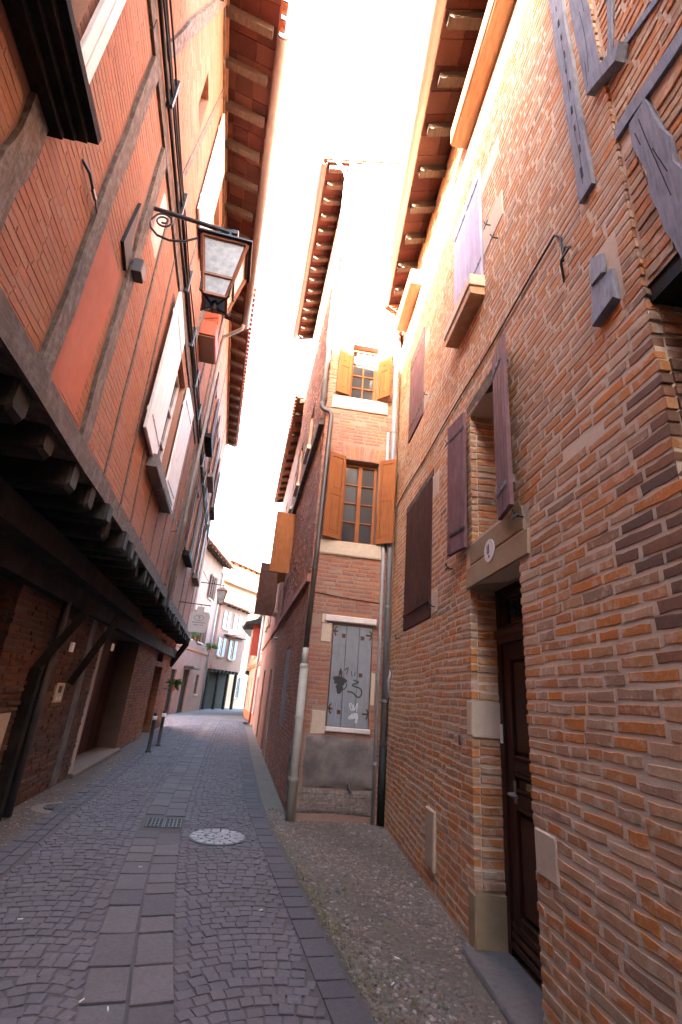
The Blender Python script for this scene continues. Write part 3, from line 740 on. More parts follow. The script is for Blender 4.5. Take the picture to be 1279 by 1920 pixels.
for i, (x, y, r_) in enumerate(((-3.27, 7.18, .165), (-3.45, 8.75, .155))):
    c = thing('manhole_cover', ['small round iron lid in pale concrete collar beside the brick pier', 'small round iron lid on the gravel by the garage sill'][i], 'manhole cover', (x, y, -.012), 'iron inspection lids')
    MB().lathe((x, y, -.012), [(r_, 0), (r_, .018), (r_ - .012, .02), (r_ - .014, .012), (0, .012)], 28).build('rim', 'cast_iron', c)
    mb = MB()
    for q in range(5):
        for k in range(5):
            px_, py_ = x + (q - 2) * .05, y + (k - 2) * .05
            if math.hypot(px_ - x, py_ - y) < r_ - .03: mb.box(px_ - .017, px_ + .017, .0 - .002, .007, py_ - .017, py_ + .017)
    mb.build('tread', 'cast_iron', c)
    if i == 0: MB().lathe((x, y, -.014), [(r_ + .15, 0), (r_ + .14, .006), (r_ + .003, .008), (r_ + .003, 0)], 20).build('collar', 'collar_concrete', c)
gt = thing('drain_grate', 'double cast iron drain grate set across the street channel', 'drain grate', (-1.81, 6.86, -.02))
gfr = Fr((-1.81, 6.86, 0), tang(6.86)[1], tang(6.86)[0])
for sx in (-1, 1):
    mb = MB(gfr); c0 = sx * .105
    mb.box(c0 - .10, c0 - .085, -.02, .004, -.19, .19); mb.box(c0 + .085, c0 + .10, -.02, .004, -.19, .19)
    for k in range(6):
        o_ = -.19 + k * (.38 - .016) / 5; mb.box(c0 - .085, c0 + .085, -.02, .008, o_, o_ + .016)
    for k in range(1, 4): mb.box(c0 - .085 + k * .0425 - .008, c0 - .085 + k * .0425 + .008, -.02, .006, -.17, .17)
    g = mb.build('grating', 'cast_iron', gt)
MB(gfr).box(-.215, .215, -.03, -.0035, -.185, .185).build('pit_shade_plate', 'interior', gt)  # black plate close under the bars, painting the darkness of the drain
for i, (x, y, a) in enumerate(((-1.94, 4.12, .4), (-1.13, 3.3, 1.2), (-.97, 3.25, 2.0), (-1.54, 5.3, .2), (.56, 3.72, 1.0), (.63, 4.04, 2.6), (-.35, 4.6, .8))):
    d = np.array([math.cos(a), math.sin(a), 0]) * .017; p = np.array([x, y, .012])
    MB().tube([p - d, p + d], .0045, 6, frame=False).build('cigarette_butt', 'butt', None, label='white cigarette butt lying on the gravel beside the brick house' if i in (4, 5) else 'white cigarette butt lying on the paving of the street', cat='cigarette butt', group='cigarette butts on the street')
# ------------------------------------------------------------------ brick house on the right, with the brown door
bh = thing('brick_house', 'orange brick house with dark panelled door, plum shutters and lilac shutters', 'house', RW.P(0.5, 0, -2))
RH = [(-.95, .05, -.1, 2.60, True, .28), (-.72, -.03, 3.02, 4.36, True, .28), (1.30, 2.70, 2.52, 4.30, False, .07), (1.85, 2.76, 5.56, 7.22, False, .07), (-.50, .38, 5.76, 7.42, False, .07)]
wl = sheet(RW, -2.42, 3.78, 0, 9.75, RH, o=.003).build('wall', 'mortar_right', bh)
MB(RW).quad(RW.P(-2.42, 0, 0), RW.P(-2.42, 9.7, 0), RW.P(-2.42, 9.7, -1.8), RW.P(-2.42, 0, -1.8)).build('end_wall', 'mortar_right', bh)
STONES = [(.02, .16, 1.39, 1.66), (-1.20, -.955, .76, .99), (-.0, .17, 0, .34), (-1.12, .12, 2.60, 3.0), (.42, .60, 3.1, 3.5), (-.98, -.52, 6.9, 7.2), (-1.00, -.52, 6.0, 6.35), (1.02, 1.28, 3.95, 4.25), (1.05, 1.28, 2.55, 2.8), (-2.0, -1.6, 3.05, 3.12), (1.60, 1.84, 6.7, 7.0), (1.58, 1.83, 5.6, 5.8), (-2.30, -2.06, 3.66, 4.17),
          (-2.2, -2.06, 4.66, 7.6)]
bk = courses(RW, -2.42, 3.74, .02, 9.7, RH + STONES, pitch=.0695, bh=.0485, lmin=.14, lmax=.31, gap=.024, wob=.012, deep=.29, ends=(1, 0), proud=(.0050, .0066))
def sooty(p):
    d = p[0] - RW.p; u = float(d @ RW.u); v = float(d[2]); return rng.random() < np.clip((-1.98 - abs(v - 2.45) * .25 - u) / .26, 0, .6) and 1.6 < v < 3.3
soot = [p for p in bk if sooty(p)]; sid = set(id(p) for p in soot); bk = [p for p in bk if id(p) not in sid]
lay(bk, wl, 'brick_right', 'b', 280); lay(soot, wl, 'brick_soot', 'b', 20)

for i, (a, b, c, d, m_, o_) in enumerate(((.028, .16, 1.39, 1.66, 'white_stone', .006), (-1.20, -.965, .76, .99, 'white_stone', .012), (.026, .17, .0, .34, 'sandstone', .008), (.42, .60, 3.1, 3.5, 'white_stone', .008),
        (-.98, -.51, 6.9, 7.2, 'white_stone', .008), (-1.00, -.51, 6.0, 6.35, 'white_stone', .008), (1.02, 1.28, 3.95, 4.25, 'white_stone', .01), (1.05, 1.28, 2.55, 2.8, 'white_stone', .01), (1.60, 1.84, 6.7, 7.0, 'white_stone', .008), (1.58, 1.83, 5.6, 5.8, 'white_stone', .008))):
    MB(RW).cbox(a, b, c, d, -.27 if i < 3 else -.05, max(o_, .010), .010, .003).build('stone_block', m_, bh)
MB(RW).cbox(-1.11, .115, 2.602, 2.80, -.28, .014, .012, .005).build('lintel', 'sandstone', bh)
MB(RW).cbox(-1.04, .02, 2.806, 3.0, -.28, .013, .012, .005).build('window_sill', 'sandstone', bh)
MB(RW).box(-.80, .05, 4.36, 4.50, -.28, .006, .004).build('window_lintel', 'timber_beam', bh)
MB(RW).box(-1.0, 2.9, 4.302, 4.40, -.05, .004, .003)
MB(RW).cbox(1.24, 2.76, 4.30, 4.42, -.06, .010, .01, .004).build('window_lintel', 'timber_beam', bh)
# number plate
P = RW.P
npl = MB(RW).prism([(-.45 + .10 * math.cos(a), 2.815 + .095 * math.sin(a)) for a in np.linspace(0, 2 * math.pi, 24, endpoint=False)], .014, .022).build('number_plate', 'white_plastic', bh)
mb = MB(RW); mb.box(-.425, -.410, 2.80, 2.865, .022, .024); mb.box(-.455, -.440, 2.795, 2.87, .022, .024); mb.box(-.44, -.425, 2.785, 2.80, .022, .0238); mb.prism([(-.45 + .012 * math.cos(a), 2.765 + .012 * math.sin(a)) for a in np.linspace(0, 6.28, 8, endpoint=False)], .022, .024)
mb.build('digits', 'ink', npl)
# front door
dr = MB(RW); o = -.25
dr.box(-.95, -.87, 0, 2.60, o - .06, o + .02); dr.box(-.03, .05, 0, 2.60, o - .06, o + .02)
dr.box(-.87, -.03, 2.54, 2.60, o - .06, o + .018); dr.box(-.87, -.03, 0.05, 2.54, o - .06, o - .035)
dr.cbox(-.93, .03, 2.17, 2.25, o - .03, o + .06, .02); dr.box(-.92, .02, 2.13, 2.17, o - .03, o + .035)
door = dr.build('door', 'door_wood', bh)
dm = MB(RW)
for a, b, c, d in ((-.87, -.76, .06, 2.13), (-.14, -.03, .06, 2.13), (-.76, -.14, 2.02, 2.13), (-.76, -.14, 1.17, 1.27), (-.76, -.14, .95, 1.05), (-.76, -.14, .06, .26)): dm.cbox(a, b, c, d, o - .035, o, .008)
dm.build('door_frame', 'door_wood', door)
for c, d in ((1.27, 2.02), (.26, .95), (1.05, 1.17)):
    MB(RW).cbox(-.72, -.18, c + .04 if d - c > .2 else c + .02, d - .04 if d - c > .2 else d - .02, o - .034, o - .012, .014).build('panel', 'door_wood', door)
    mb = MB(RW)
    for a, b, e, f in ((-.76, -.735, c, d), (-.165, -.14, c, d), (-.735, -.165, c, c + .02), (-.735, -.165, d - .02, d)): mb.cbox(a, b, e, f, o - .034, o + .006, .006)
    mb.build('moulding', 'door_wood', door)
mb = MB(RW)
for k in range(3): mb.cbox(-.86, -.04, .07 + k * .055, .11 + k * .055, o, o + .03 - k * .008, .008)
mb.build('kick_moulding', 'door_wood', door)
MB(RW).box(-.80, -.10, 2.28, 2.51, o - .03, o - .02).build('transom_pane', 'glass', door)
mb = MB(RW); mb.box(-.87, -.79, 2.25, 2.54, o - .034, o + .004); mb.box(-.11, -.03, 2.25, 2.54, o - .034, o + .004); mb.box(-.79, -.11, 2.25, 2.285, o - .034, o + .003); mb.box(-.79, -.11, 2.505, 2.54, o - .034, o + .003); mb.build('transom_frame', 'door_wood', door)
mb = MB(RW)
for cx_, sg in ((-.28, 1), (-.45, -1), (-.62, 1)):
    pts = []
    for k in range(22):
        a = k / 21 * 4.2 * math.pi; rr = .085 * (1 - k / 26); pts.append((cx_ + sg * rr * math.cos(a), 2.395 + rr * math.sin(a), o - .008))
    mb.tube(pts, .006, 5)
mb.build('transom_grille', 'black_iron', door)
mb = MB(RW); mb.box(-.62, -.36, 1.085, 1.13, o, o + .012); mb.build('letter_plate', 'brass', door)
mb = MB(RW); mb.tube([(-.16, 1.03, o), (-.16, 1.03, o + .055), (-.20, 1.03, o + .06), (-.30, 1.03, o + .055)], .011, 8); mb.box(-.18, -.14, .97, 1.12, o, o + .008); mb.build('handle', 'zinc', door)
MB(RW).box(-.012, .012, 1.36, 1.50, o + .02, o + .034).build('bell_plate', 'white_plastic', door)
MB(RW).box(-.60, -.50, 1.40, 1.47, o - .010, o - .007).build('paper_notice', 'white_plastic', door)
MB(RW).cbox(-.97, .07, -.03, .022, -.30, .10, .012, .004).build('door_step', 'step_stone', bh)
# windows and shutters of the brick house
window(RW, -.72, -.03, 3.02, 4.36, -.24, 'white_paint', bh, 2, 3, .055)
shutter(RW.sub(.0, 2.97, .035, 8, 1), .36, 1.45, 'plum_paint', bh, 4, label='plum shutter leaf folded back by the number plate')
shutter(RW.sub(-.745, 2.97, .03, 9, -1), .335, 1.52, 'plum_paint', bh, 4, strap='blue_timber', label='plum shutter leaf with a grey strap hinge')
for a, b in ((1.31, 1.995), (2.005, 2.69)): shutter(Fr(RW.P(a, 2.53, -.02), RW.u, RW.n), b - a, 1.76, 'brown_paint', bh, 2, strap=None, label='dark brown closed shutter leaf')
mb = MB(RW); mb.box(1.30, 2.70, 2.72, 2.76, .016, .024); mb.build('shutter_bar', 'brown_paint', bh)
for a, b in ((1.86, 2.30), (2.31, 2.75)): shutter(Fr(RW.P(a, 5.57, -.01), RW.u, RW.n), b - a, 1.64, 'plum_paint', bh, 3, label='plum closed shutter leaf high on the wall')
for a, b in ((-.49, -.065), (-.055, .37)): shutter(Fr(RW.P(a, 5.77, .0), RW.u, RW.n), b - a, 1.64, 'lilac_paint', bh, 3, label='lilac closed shutter leaf')
mb = MB(RW); mb.cbox(-.52, .34, 5.60, 5.74, .0, .17, .012); so = mb.build('window_sill', 'white_stone', bh)
MB(RW).box(-.50, .32, 5.50, 5.599, .0, .155).build('sill_brick', 'brick_right', so)
for u, v in ((-.86, 5.85), (.52, 2.9), (-1.04, 2.9), (1.12, 2.62), (1.62, 5.75), (.45, 3.52), (-.72, 6.2), (2.9, 2.45), (.55, 4.35)): hook(RW, u, v, bh)
MB(RW).cbox(1.02, 1.30, .18, .66, -.01, .035, .01).build('meter_hatch', 'stone', bh)
MB(RW).box(.30, .335, 1.30, 1.38, .0, .02).build('bell_push', 'cast_iron', bh)
for a, b in ((-4.2, -.08), (2.15, 3.35)): MB(RW).cbox(a, b, 8.40, 8.72, -.05, .22, .02, .008).build('wall_plate', 'plank_wood', bh)
eave(RW, -4.6, 3.78, 9.10, .82, .38, bh, spacing=.60, gutter='zinc_sunlit', label='overhanging canal tile roof with rafters')
MB(RW).box(-2.42, 3.78, 0, 9.7, -.40, -6).build('interior', 'interior', bh)
roof_cap(RW, -4.6, 3.78, 9.75, 11.3, -.4, -6, 'roof_tile', bh)
# telephone wire stapled along the brick house
wr = MB(RW); wr.tube([(-1.86, 4.42, .03), (-1.86, 4.52, .03), (-1.84, 4.66, .02), (-1.78, 4.76, .02)] + [(u, 4.755 + .012 * math.sin(u * 3), .018) for u in np.arange(-1.6, 3.7, .2)], .008, 6)
wire = wr.build('wall_wire', 'cable_black', None, label='thin dark wire stapled along the orange brick wall above the plum shutters', cat='wire')
mb = MB(RW); mb.tube([(-1.80, 4.30, 0), (-1.86, 4.40, .05), (-1.92, 4.47, .05), (-1.95, 4.44, .03)], .010, 6); mb.tube([(-1.86, 4.42, .05), (-1.98, 4.40, .06)], .010, 6); mb.build('hook', 'black_iron', wire)

# ------------------------------------------------------------------ timber-framed house bridging a passage, next to the brick house
th = thing('timber_house', 'timber framed brick house with blue grey beams beside the brick house', 'house', RW.P(-4, 0, -2))
TF = Fr(RW.P(0, 0, -.015), RW.u, RW.n)
TWall = sheet(TF, -12, -2.42, 3.62, 9.75, []).build('wall', 'mortar_right', th)
sheet(TF, -12, -3.9, 0, 3.62, []).build('ground_wall', 'mortar_right', th)
MB(TF).box(-4.0, -2.42, 3.52, 3.62, -1.8, -.01).build('passage_ceiling', 'dark_joist', th)
MB(TF).box(-4.0, -2.42, -.02, 3.52, -1.9, -1.8).build('passage_door', 'dark_wood', th)
def slant(a0, v0, a1, v1, wd): return lambda v: (None if not (v0 <= v <= v1) else (a0 + (a1 - a0) * (v - v0) / (v1 - v0) - wd / 2, a0 + (a1 - a0) * (v - v0) / (v1 - v0) + wd / 2))
TH_holes = [(-2.45, -2.22, 5.38, 7.6), (-3.6, -2.44, 4.60, 4.80), slant(-2.72, 3.62, -2.60, 4.6, .17), slant(-2.50, 5.4, -2.68, 6.3, .05)]
lay(courses(TF, -3.6, -2.44, 3.64, 9.6, TH_holes, proud=(.003, .012)), TWall, 'brick_right', 'b', 200)
def beam(fr, pts, wd, o0, o1, mat, parent, name='timber', j=.006):
    """timber laid on the wall between (u, v) points"""
    L_, R_ = [], []
    for i, (u, v) in enumerate(pts):
        a = pts[max(0, i - 1)]; b = pts[min(len(pts) - 1, i + 1)]; d = np.array([b[0] - a[0], b[1] - a[1]]); d /= np.linalg.norm(d); n = np.array([-d[1], d[0]])
        ww = (wd[i] if isinstance(wd, (list, tuple)) else wd) / 2
        L_.append((u + n[0] * ww + rng.uniform(-j, j), v + n[1] * ww)); R_.append((u - n[0] * ww + rng.uniform(-j, j), v - n[1] * ww))
    mb = MB(fr); P = fr.P; n = len(pts); c = .012
    V = [P(a, b, o0) for a, b in L_] + [P(a, b, o0) for a, b in R_] + [P(a, b, o1) for a, b in L_] + [P(a, b, o1) for a, b in R_]
    F = [(0, n, 3 * n, 2 * n), (n - 1, 3 * n - 1, 4 * n - 1, 2 * n - 1)]
    for i in range(n - 1): F += [(2 * n + i, 2 * n + i + 1, 3 * n + i + 1, 3 * n + i), (i, 2 * n + i, 2 * n + i + 1, i + 1), (n + i, n + i + 1, 3 * n + i + 1, 3 * n + i), (i, i + 1, n + i + 1, n + i)]
    import bmesh
    o = mb.raw(V, F).build(name, mat, parent)
    bm = bmesh.new(); bm.from_mesh(o.data); bmesh.ops.recalc_face_normals(bm, faces=bm.faces); bm.to_mesh(o.data); bm.free()
    return o
def wav(u0, v0, u1, v1, n=6, a=.012): return [(u0 + (u1 - u0) * t + rng.uniform(-a, a), v0 + (v1 - v0) * t + rng.uniform(-a, a)) for t in np.linspace(0, 1, n)]
beam(RW, wav(-2.165, 4.66, -2.10, 9.3, 12, .014), .13, -.05, .035, 'blue_timber', th)
for k in range(14):
    v = 4.8 + k * .22 + rng.uniform(-.05, .05); (lambda uu: MB(RW).box(uu, uu + rng.uniform(.008, .022), v, v + rng.uniform(.02, .10), .030, .0375, .002))(-2.12 - .0129 * 0 + (v - 4.66) * .014 - .075 + rng.uniform(0, .03)).build('peg_hole', 'interior', th)
beam(TF, wav(-2.33, 5.42, -2.33, 9.3, 12, .014), .16, -.05, .022, 'blue_timber', th)
beam(TF, wav(-2.36, 5.36, -2.62, 5.20, 4, .006), .10, -.02, .075, 'blue_timber', th, 'timber_block')
beam(TF, wav(-2.50, 5.40, -2.68, 6.4, 5, .006), .045, -.05, .02, 'blue_timber', th, 'brace')
beam(TF, wav(-2.55, 5.32, -3.3, 4.98, 4, .006), .05, -.05, .02, 'blue_timber', th, 'brace')
beam(TF, wav(-2.44, 4.76, -3.6, 4.60, 9, .010), .10, -.05, .025, 'blue_timber', th, 'rail')
beam(TF, wav(-2.60, 4.66, -2.74, 3.5, 9, .014), [.13, .15, .14, .16, .15, .17, .16, .17, .15], -.05, .03, 'blue_timber', th, 'post')
for pts in ([(-2.61, 4.6), (-2.63, 4.4), (-2.66, 4.15), (-2.69, 3.9)], [(-2.57, 4.55), (-2.59, 4.42)], [(-2.65, 4.3), (-2.70, 4.05)]): stroke(TF, pts, .005, .0295, 'interior', th, 'crack')
for pts in ([(-2.32, 5.6), (-2.34, 5.9), (-2.33, 6.3)], [(-2.29, 5.5), (-2.30, 5.75)], [(-2.37, 6.2), (-2.36, 6.6)]): stroke(TF, pts, .004, .0215, 'interior', th, 'crack')
for pts in ([(-2.15, 4.75), (-2.16, 5.0), (-2.145, 5.3)], [(-2.14, 5.6), (-2.15, 6.0), (-2.14, 6.4)], [(-2.19, 5.1), (-2.18, 5.5)]): stroke(RW, pts, .004, .0345, 'interior', th, 'crack')
mb = MB(RW); mb.hexa([RW.P(*q) for q in ((-2.10, 4.17, -.05), (-2.22, 4.10, -.05), (-2.19, 3.98, -.05), (-2.10, 3.95, -.05), (-2.10, 4.17, .02), (-2.20, 4.10, .02), (-2.20, 3.95, .04), (-2.10, 3.95, .04))])
mb.hexa([RW.P(*q) for q in ((-2.09, 3.95, -.05), (-2.27, 3.93, -.05), (-2.27, 3.68, -.05), (-2.09, 3.66, -.05), (-2.09, 3.95, .03), (-2.26, 3.92, .02), (-2.27, 3.70, .05), (-2.09, 3.66, .06))])
mb.build('beam_end', 'blue_timber', th)
MB(TF).box(-12, -2.43, 3.7, 9.7, -.1, -6).build('interior', 'interior', th)
MB(TF).box(-12, -4.0, 0, 3.6, -.1, -6).build('interior', 'interior', th)
eave(TF, -12, -4.62, 9.12, .95, .83, th, spacing=.7, tiles=False, soffit=False, run=2)
roof_cap(TF, -12, -4.6, 9.75, 11.3, -.4, -6, 'roof_tile', th)

# ------------------------------------------------------------------ narrow house closing the recess
nh = thing('narrow_house', 'tall narrow brick house with honey coloured shutters and a pipe on its corner', 'house', NF.P(.6, 0, -2))
NFH = [(.40, 1.04, 4.02, 5.56, False, .22), (.39, .93, 6.86, 8.10, False, .22), (.42, 1.06, 1.17, 2.66, False, .06)]
TW2 = 1.36
nw = sheet(NF, 0, TW2, 0, 13.3, NFH).build('wall', 'mortar_narrow', nh)
nst = [(.06, 1.14, 3.76, 4.02), (.08, 1.16, 6.56, 6.86), (.05, 1.2, -.1, 1.06), (.24, 1.13, 2.66, 2.80), (.36, 1.06, 5.56, 5.86), (.24, .41, 2.34, 2.66), (1.06, 1.14, 1.5, 2.0), (.2, .42, 1.06, 1.42), (.3, 1.05, 8.1, 8.3)]
lay(courses(NF, .0, TW2, .03, 13.2, NFH + nst, pitch=.066, bh=.046, lmin=.16, lmax=.33, ends=(1, 0), proud=(.003, .008), skip=.05), nw, 'brick_narrow', 'b', 300)
NSH = [(2.1, 2.95, 1.0, 2.45, False, .10), (4.55, 5.45, 4.45, 6.0, False, .2), (2.4, 3.1, 7.0, 8.2, False, .12), (4.6, 5.3, 7.0, 8.4, False, .12), (6.0, 6.7, .0, 2.2, False, .15)]
ns = sheet(NS, 0, 6.35, 0, 13.3, NSH).build('side_wall', 'mortar_narrow', nh)
lay(courses(NS, 0, 6.3, .03, 13.2, NSH + [(0, 7, 3.28, 3.42)], pitch=.066, bh=.046, lmin=.16, lmax=.33, ends=(1, 0), proud=(.0, .010)), ns, 'brick_narrow', 'b', 150)
MB(NS).box(.0, 6.3, 3.29, 3.41, -.02, .06, .006).build('string_course', 'brick_narrow', nh)
beam(NS, wav(.15, 6.35, 6.3, 6.15, 5, .01), .14, -.02, .10, 'timber_beam', nh, 'string_beam')
MB(NF).box(.02, TW2 + 2.5, 0, 13.2, -.30, -6).build('interior', 'interior', nh)
MB(NF).box(TW2, TW2 + 2.6, 9.6, 13.2, -.29, -.01).build('gable_wall', 'salmon_plaster', nh)
# stonework of the face
MB(NF).cbox(.06, 1.13, 3.77, 4.015, -.10, .05, .02, .006).build('window_sill', 'white_stone', nh)
MB(NF).cbox(.09, 1.15, 6.58, 6.85, -.10, .045, .02, .006).build('window_sill', 'white_stone', nh)
MB(NF).cbox(.28, 1.10, 2.69, 2.79, -.06, .07, .012, .004).build('hatch_lintel', 'white_paint', nh)
MB(NF).cbox(.24, .40, 2.37, 2.66, -.06, .012, .012, .006).build('stone_block', 'white_stone', nh)
MB(NF).cbox(.36, 1.05, 8.11, 8.26, -.20, .012, .01, .004).build('window_lintel', 'honey_wood', nh)
MB(NF).box(.24, .31, 2.665, 2.80, -.03, .03, .004).build('stone_block', 'white_stone', nh)
MB(NF).cbox(1.065, 1.12, 1.52, 1.98, -.05, .012, .008, .006).build('stone_block', 'white_stone', nh)
MB(NF).cbox(.20, .415, 1.08, 1.40, -.05, .012, .012, .010).build('stone_block', 'white_stone', nh)
for k in range(9):     # soldier bricks fanned over the window
    u = .36 + .70 * (k + .5) / 9; t_ = (k - 4) / 4 * .16; w_ = .058
    MB(NF).hexa([NF.P(*q) for q in ((u - w_ / 2, 5.57, -.05), (u + w_ / 2, 5.57, -.05), (u + t_ * .5 + w_ / 2 + .01, 5.84, -.05), (u + t_ * .5 - w_ / 2, 5.84, -.05), (u - w_ / 2, 5.57, .009), (u + w_ / 2, 5.57, .008), (u + t_ * .5 + w_ / 2 + .01, 5.84, .009), (u + t_ * .5 - w_ / 2, 5.84, .008))]).build('soldier_brick', 'brick_narrow', nw)
# cement skirt at the foot, bulging, over broken render
lump(NF, .10, 1.24, .36, 1.07, .030, 'cement', nh, 'cement_skirt', .010, 20, .045)
lump(NF, .03, 1.26, .06, .40, .018, 'rubble_render', nh, 'broken_render', .012, 26)
mb = MB(NF); mb.tube([(.80, .46, .03), (.80, .42, .10), (.83, .37, .12)], .018, 8); mb.build('drain_spout', 'cast_iron', nh)
# boarded hatch with rusty hinges and graffiti
hf = Fr(NF.P(.43, 1.19, -.02), NF.u, NF.n, LEAN)
ht = shutter(hf, .62, 1.46, 'grey_board', nh, 3, strap=None, thick=.03, label='grey boarded hatch with graffiti and rusty hinges')
MB(NF).cbox(.41, 1.08, 1.12, 1.185, -.05, .045, .01).build('hatch_sill', 'white_paint', nh)
for u, v in ((.05, 1.36), (.58, 1.34), (.05, .24), (.58, .20)):
    mb = MB(hf); s_ = 1 if u < .3 else -1; mb.tube([(u, v - .07, .032), (u - .025 * s_, v - .03, .034), (u - .02 * s_, v, .036), (u - .03 * s_, v + .03, .034), (u, v + .07, .032)], .010, 6); mb.box(u - .06, u + .02, v - .012, v + .012, .03, .042); mb.build('hinge', 'rust_iron', ht)
for u, v in ((.14, 1.27), (.44, 1.26), (.14, .17), (.44, .71), (.13, .72)): MB(hf).box(u, u + .055, v, v + .06, .031, .036).build('rust_plate', 'rust_iron', ht)
G = lambda x, y: (.62 * (x - 190) / (905 - 190) , .69 - (y - 80) / 1000 * 1.02)     # from hatch tracing
gr = [([(250, 110), (330, 95), (450, 120), (480, 150)], .05), ([(270, 150), (430, 150), (330, 220), (420, 240)], .06), ([(340, 250), (360, 300), (400, 260)], .04), ([(350, 100), (370, -40), (400, 100)], .018), ([(440, -20), (500, -60), (480, 40)], .014), ([(400, 220), (440, 250), (490, 200), (480, 160)], .016),
      ([(610, 110), (700, 130), (590, 180), (740, 220), (760, 300), (700, 340), (600, 280), (510, 275)], .020), ([(580, 60), (560, -20)], .012), ([(620, 50), (630, -10)], .012)]
for pts, wd in gr: stroke(hf, [G(*p) for p in pts], wd, .0305, 'ink', ht, 'graffiti')
for pts, wd in (([(565, 430), (580, 500), (620, 520), (600, 440), (565, 430)], .014), ([(630, 440), (650, 520), (700, 420), (690, 540)], .014), ([(560, 640), (620, 590), (700, 580), (690, 690)], .040), ([(600, 620), (690, 600)], .05)): stroke(hf, [G(*p) for p in pts], wd, .0305, 'chalk', ht, 'graffiti')
for pts, wd in (([(340, 430), (330, 680)], .012), ([(460, 430), (470, 680)], .010), ([(380, 510), (420, 520)], .03), ([(340, 690), (460, 690)], .010)): stroke(hf, [G(*p) for p in pts], wd, .0305, 'blue_chalk', ht, 'graffiti')
# windows with honey shutters
window(NF, .42, 1.03, 4.03, 5.54, -.14, 'honey_wood', nh, 2, 4, .05, .022)
window(NF, .41, .92, 6.87, 8.09, -.14, 'honey_wood', nh, 2, 4, .045, .022, mid=False)
shutter(NF.sub(.395, 4.03, .03, 24, -1), .32, 1.55, 'honey_wood', nh, panel=True, strap=None, label='honey wood panelled shutter by the corner pipe')
shutter(NF.sub(1.045, 4.03, .03, 40, 1), .31, 1.55, 'honey_wood', nh, panel=True, strap=None, label='honey wood panelled shutter by the grey pipes')
shutter(NF.sub(.385, 6.87, .03, 14, -1), .27, 1.22, 'honey_wood', nh, panel=True, strap=None)
shutter(NF.sub(.935, 6.87, .03, 45, 1), .28, 1.22, 'honey_wood', nh, panel=True, strap=None)
for u, v in ((.12, 4.85), (1.22, 4.85)):
    mb = MB(NF); mb.tube([(u, v, 0), (u, v, .12)], .010, 6); mb.tube([(u, v - .03, .12), (u, v + .10, .13)], .014, 6); mb.build('shutter_dog', 'black_iron', nh)
# pipes
pipe(NF, [(.02, 0, .09), (.02, 2.02, .09)], .062, 'pipe_cream', nh, rings=[(.02, .5, .09), (.02, 1.28, .09), (.02, 1.98, .09)], label='cream lower length of the corner downpipe')
pipe(NF, [(.02, 2.02, .09), (.02, 2.25, .09)], .046, 'pipe_cream', nh, label='cream collar of the corner downpipe')
pipe(NF, [(.02, 2.25, .09), (.055, 4.0, .09), (.085, 6.2, .09), (.085, 6.36, .09), (.05, 6.43, .09), (-.05, 6.45, .09), (-.10, 6.50, .09), (-.10, 6.6, .09)], .042, 'pipe_brown', nh, rings=[(.045, 3.5, .09), (.07, 5.0, .09)], label='brown downpipe with a swan neck on the corner')
pipe(NF, [(-.10, 6.6, .09), (-.08, 9, .09), (-.06, 12.6, .09), (-.10, 12.75, .12), (-.35, 12.95, .22), (-.5, 13.05, .25)], .042, 'zinc_blue', nh, rings=[(-.09, 8.2, .09), (-.07, 10.4, .09)], label='grey upper length of the corner downpipe')
pipe(NF, [(1.27, 0.0, .08), (1.27, 1.0, .08)], .052, 'cable_black', nh, label='dark lower length of the thick grey downpipe')
pipe(NF, [(1.27, 1.0, .08), (1.26, 8.2, .08)], .046, 'zinc_blue', nh, rings=[(1.27, 1.6, .08), (1.265, 3.0, .08), (1.265, 4.6, .08), (1.26, 6.2, .08)], label='thick blue grey downpipe in the recess corner')
pipe(NF, [(1.165, 0.0, .05), (1.165, 6.2, .05)], .024, 'pvc_grey', nh, rings=[(1.165, .75, .05), (1.165, 1.9, .05), (1.165, 3.2, .05), (1.165, 4.4, .05)], label='slim pale grey pipe in the recess corner')
pipe(NF, [(1.31, 1.65, .12), (1.31, 1.9, .12), (1.34, 2.0, .10), (1.36, 2.05, .0)], .018, 'pvc_grey', nh, name='feed_pipe')
mb = MB(NF); mb.tube([(.05, 3.12, .012), (.6, 3.08, .012), (1.2, 3.05, .012)], .007, 5); mb.build('wall_cable', 'cable_black', nh)
for v in (9.1, 10.6): MB(NF).box(.1, .8, v, v + .03, 0, .02, .004).build('tie_batten', 'timber', nh)
# street side
shutter(NS.sub(4.5, 4.42, .03, 84, -1), .50, 1.62, 'honey_wood', nh, panel=True, strap=None, label='honey wood shutter swung straight out over the street')
shutter(NS.sub(5.5, 4.42, .03, 20, 1), .48, 1.62, 'honey_wood', nh, panel=True, strap=None)
window(NS, 4.56, 5.44, 4.46, 5.99, -.12, 'honey_wood', nh, 2, 3)
for a, b, c, d in ((2.42, 3.08, 7.02, 8.18), (4.62, 5.28, 7.02, 8.38)):
    window(NS, a, b, c, d, -.08, 'brown_paint', nh, 2, 3); MB(NS).cbox(a - .1, b + .1, c - .12, c - .01, -.05, .09, .01).build('window_sill', 'stone', nh)
shutter(Fr(NS.P(2.12, 1.02, -.04), NS.u, NS.n, LEAN), .81, 1.41, 'grey_board', nh, 4, strap=None, label='grey closed shutter low on the side wall')
MB(NS).box(6.02, 6.33, 0, 2.18, -.14, -.10).build('side_door', 'brown_paint', nh)
MB(NS).cbox(.30, .42, .15, .95, 0, .03, .01).build('cover_plate', 'cement', nh)
eave(NS, -.02, 6.0, 12.95, .56, .56, nh, spacing=.42, gutter='zinc', run=3.5, label='overhanging canal tile roof of the narrow house')
roof_cap(NS, -.02, 6.35, 13.55, 14.4, -.3, -3.4, 'roof_tile', nh)
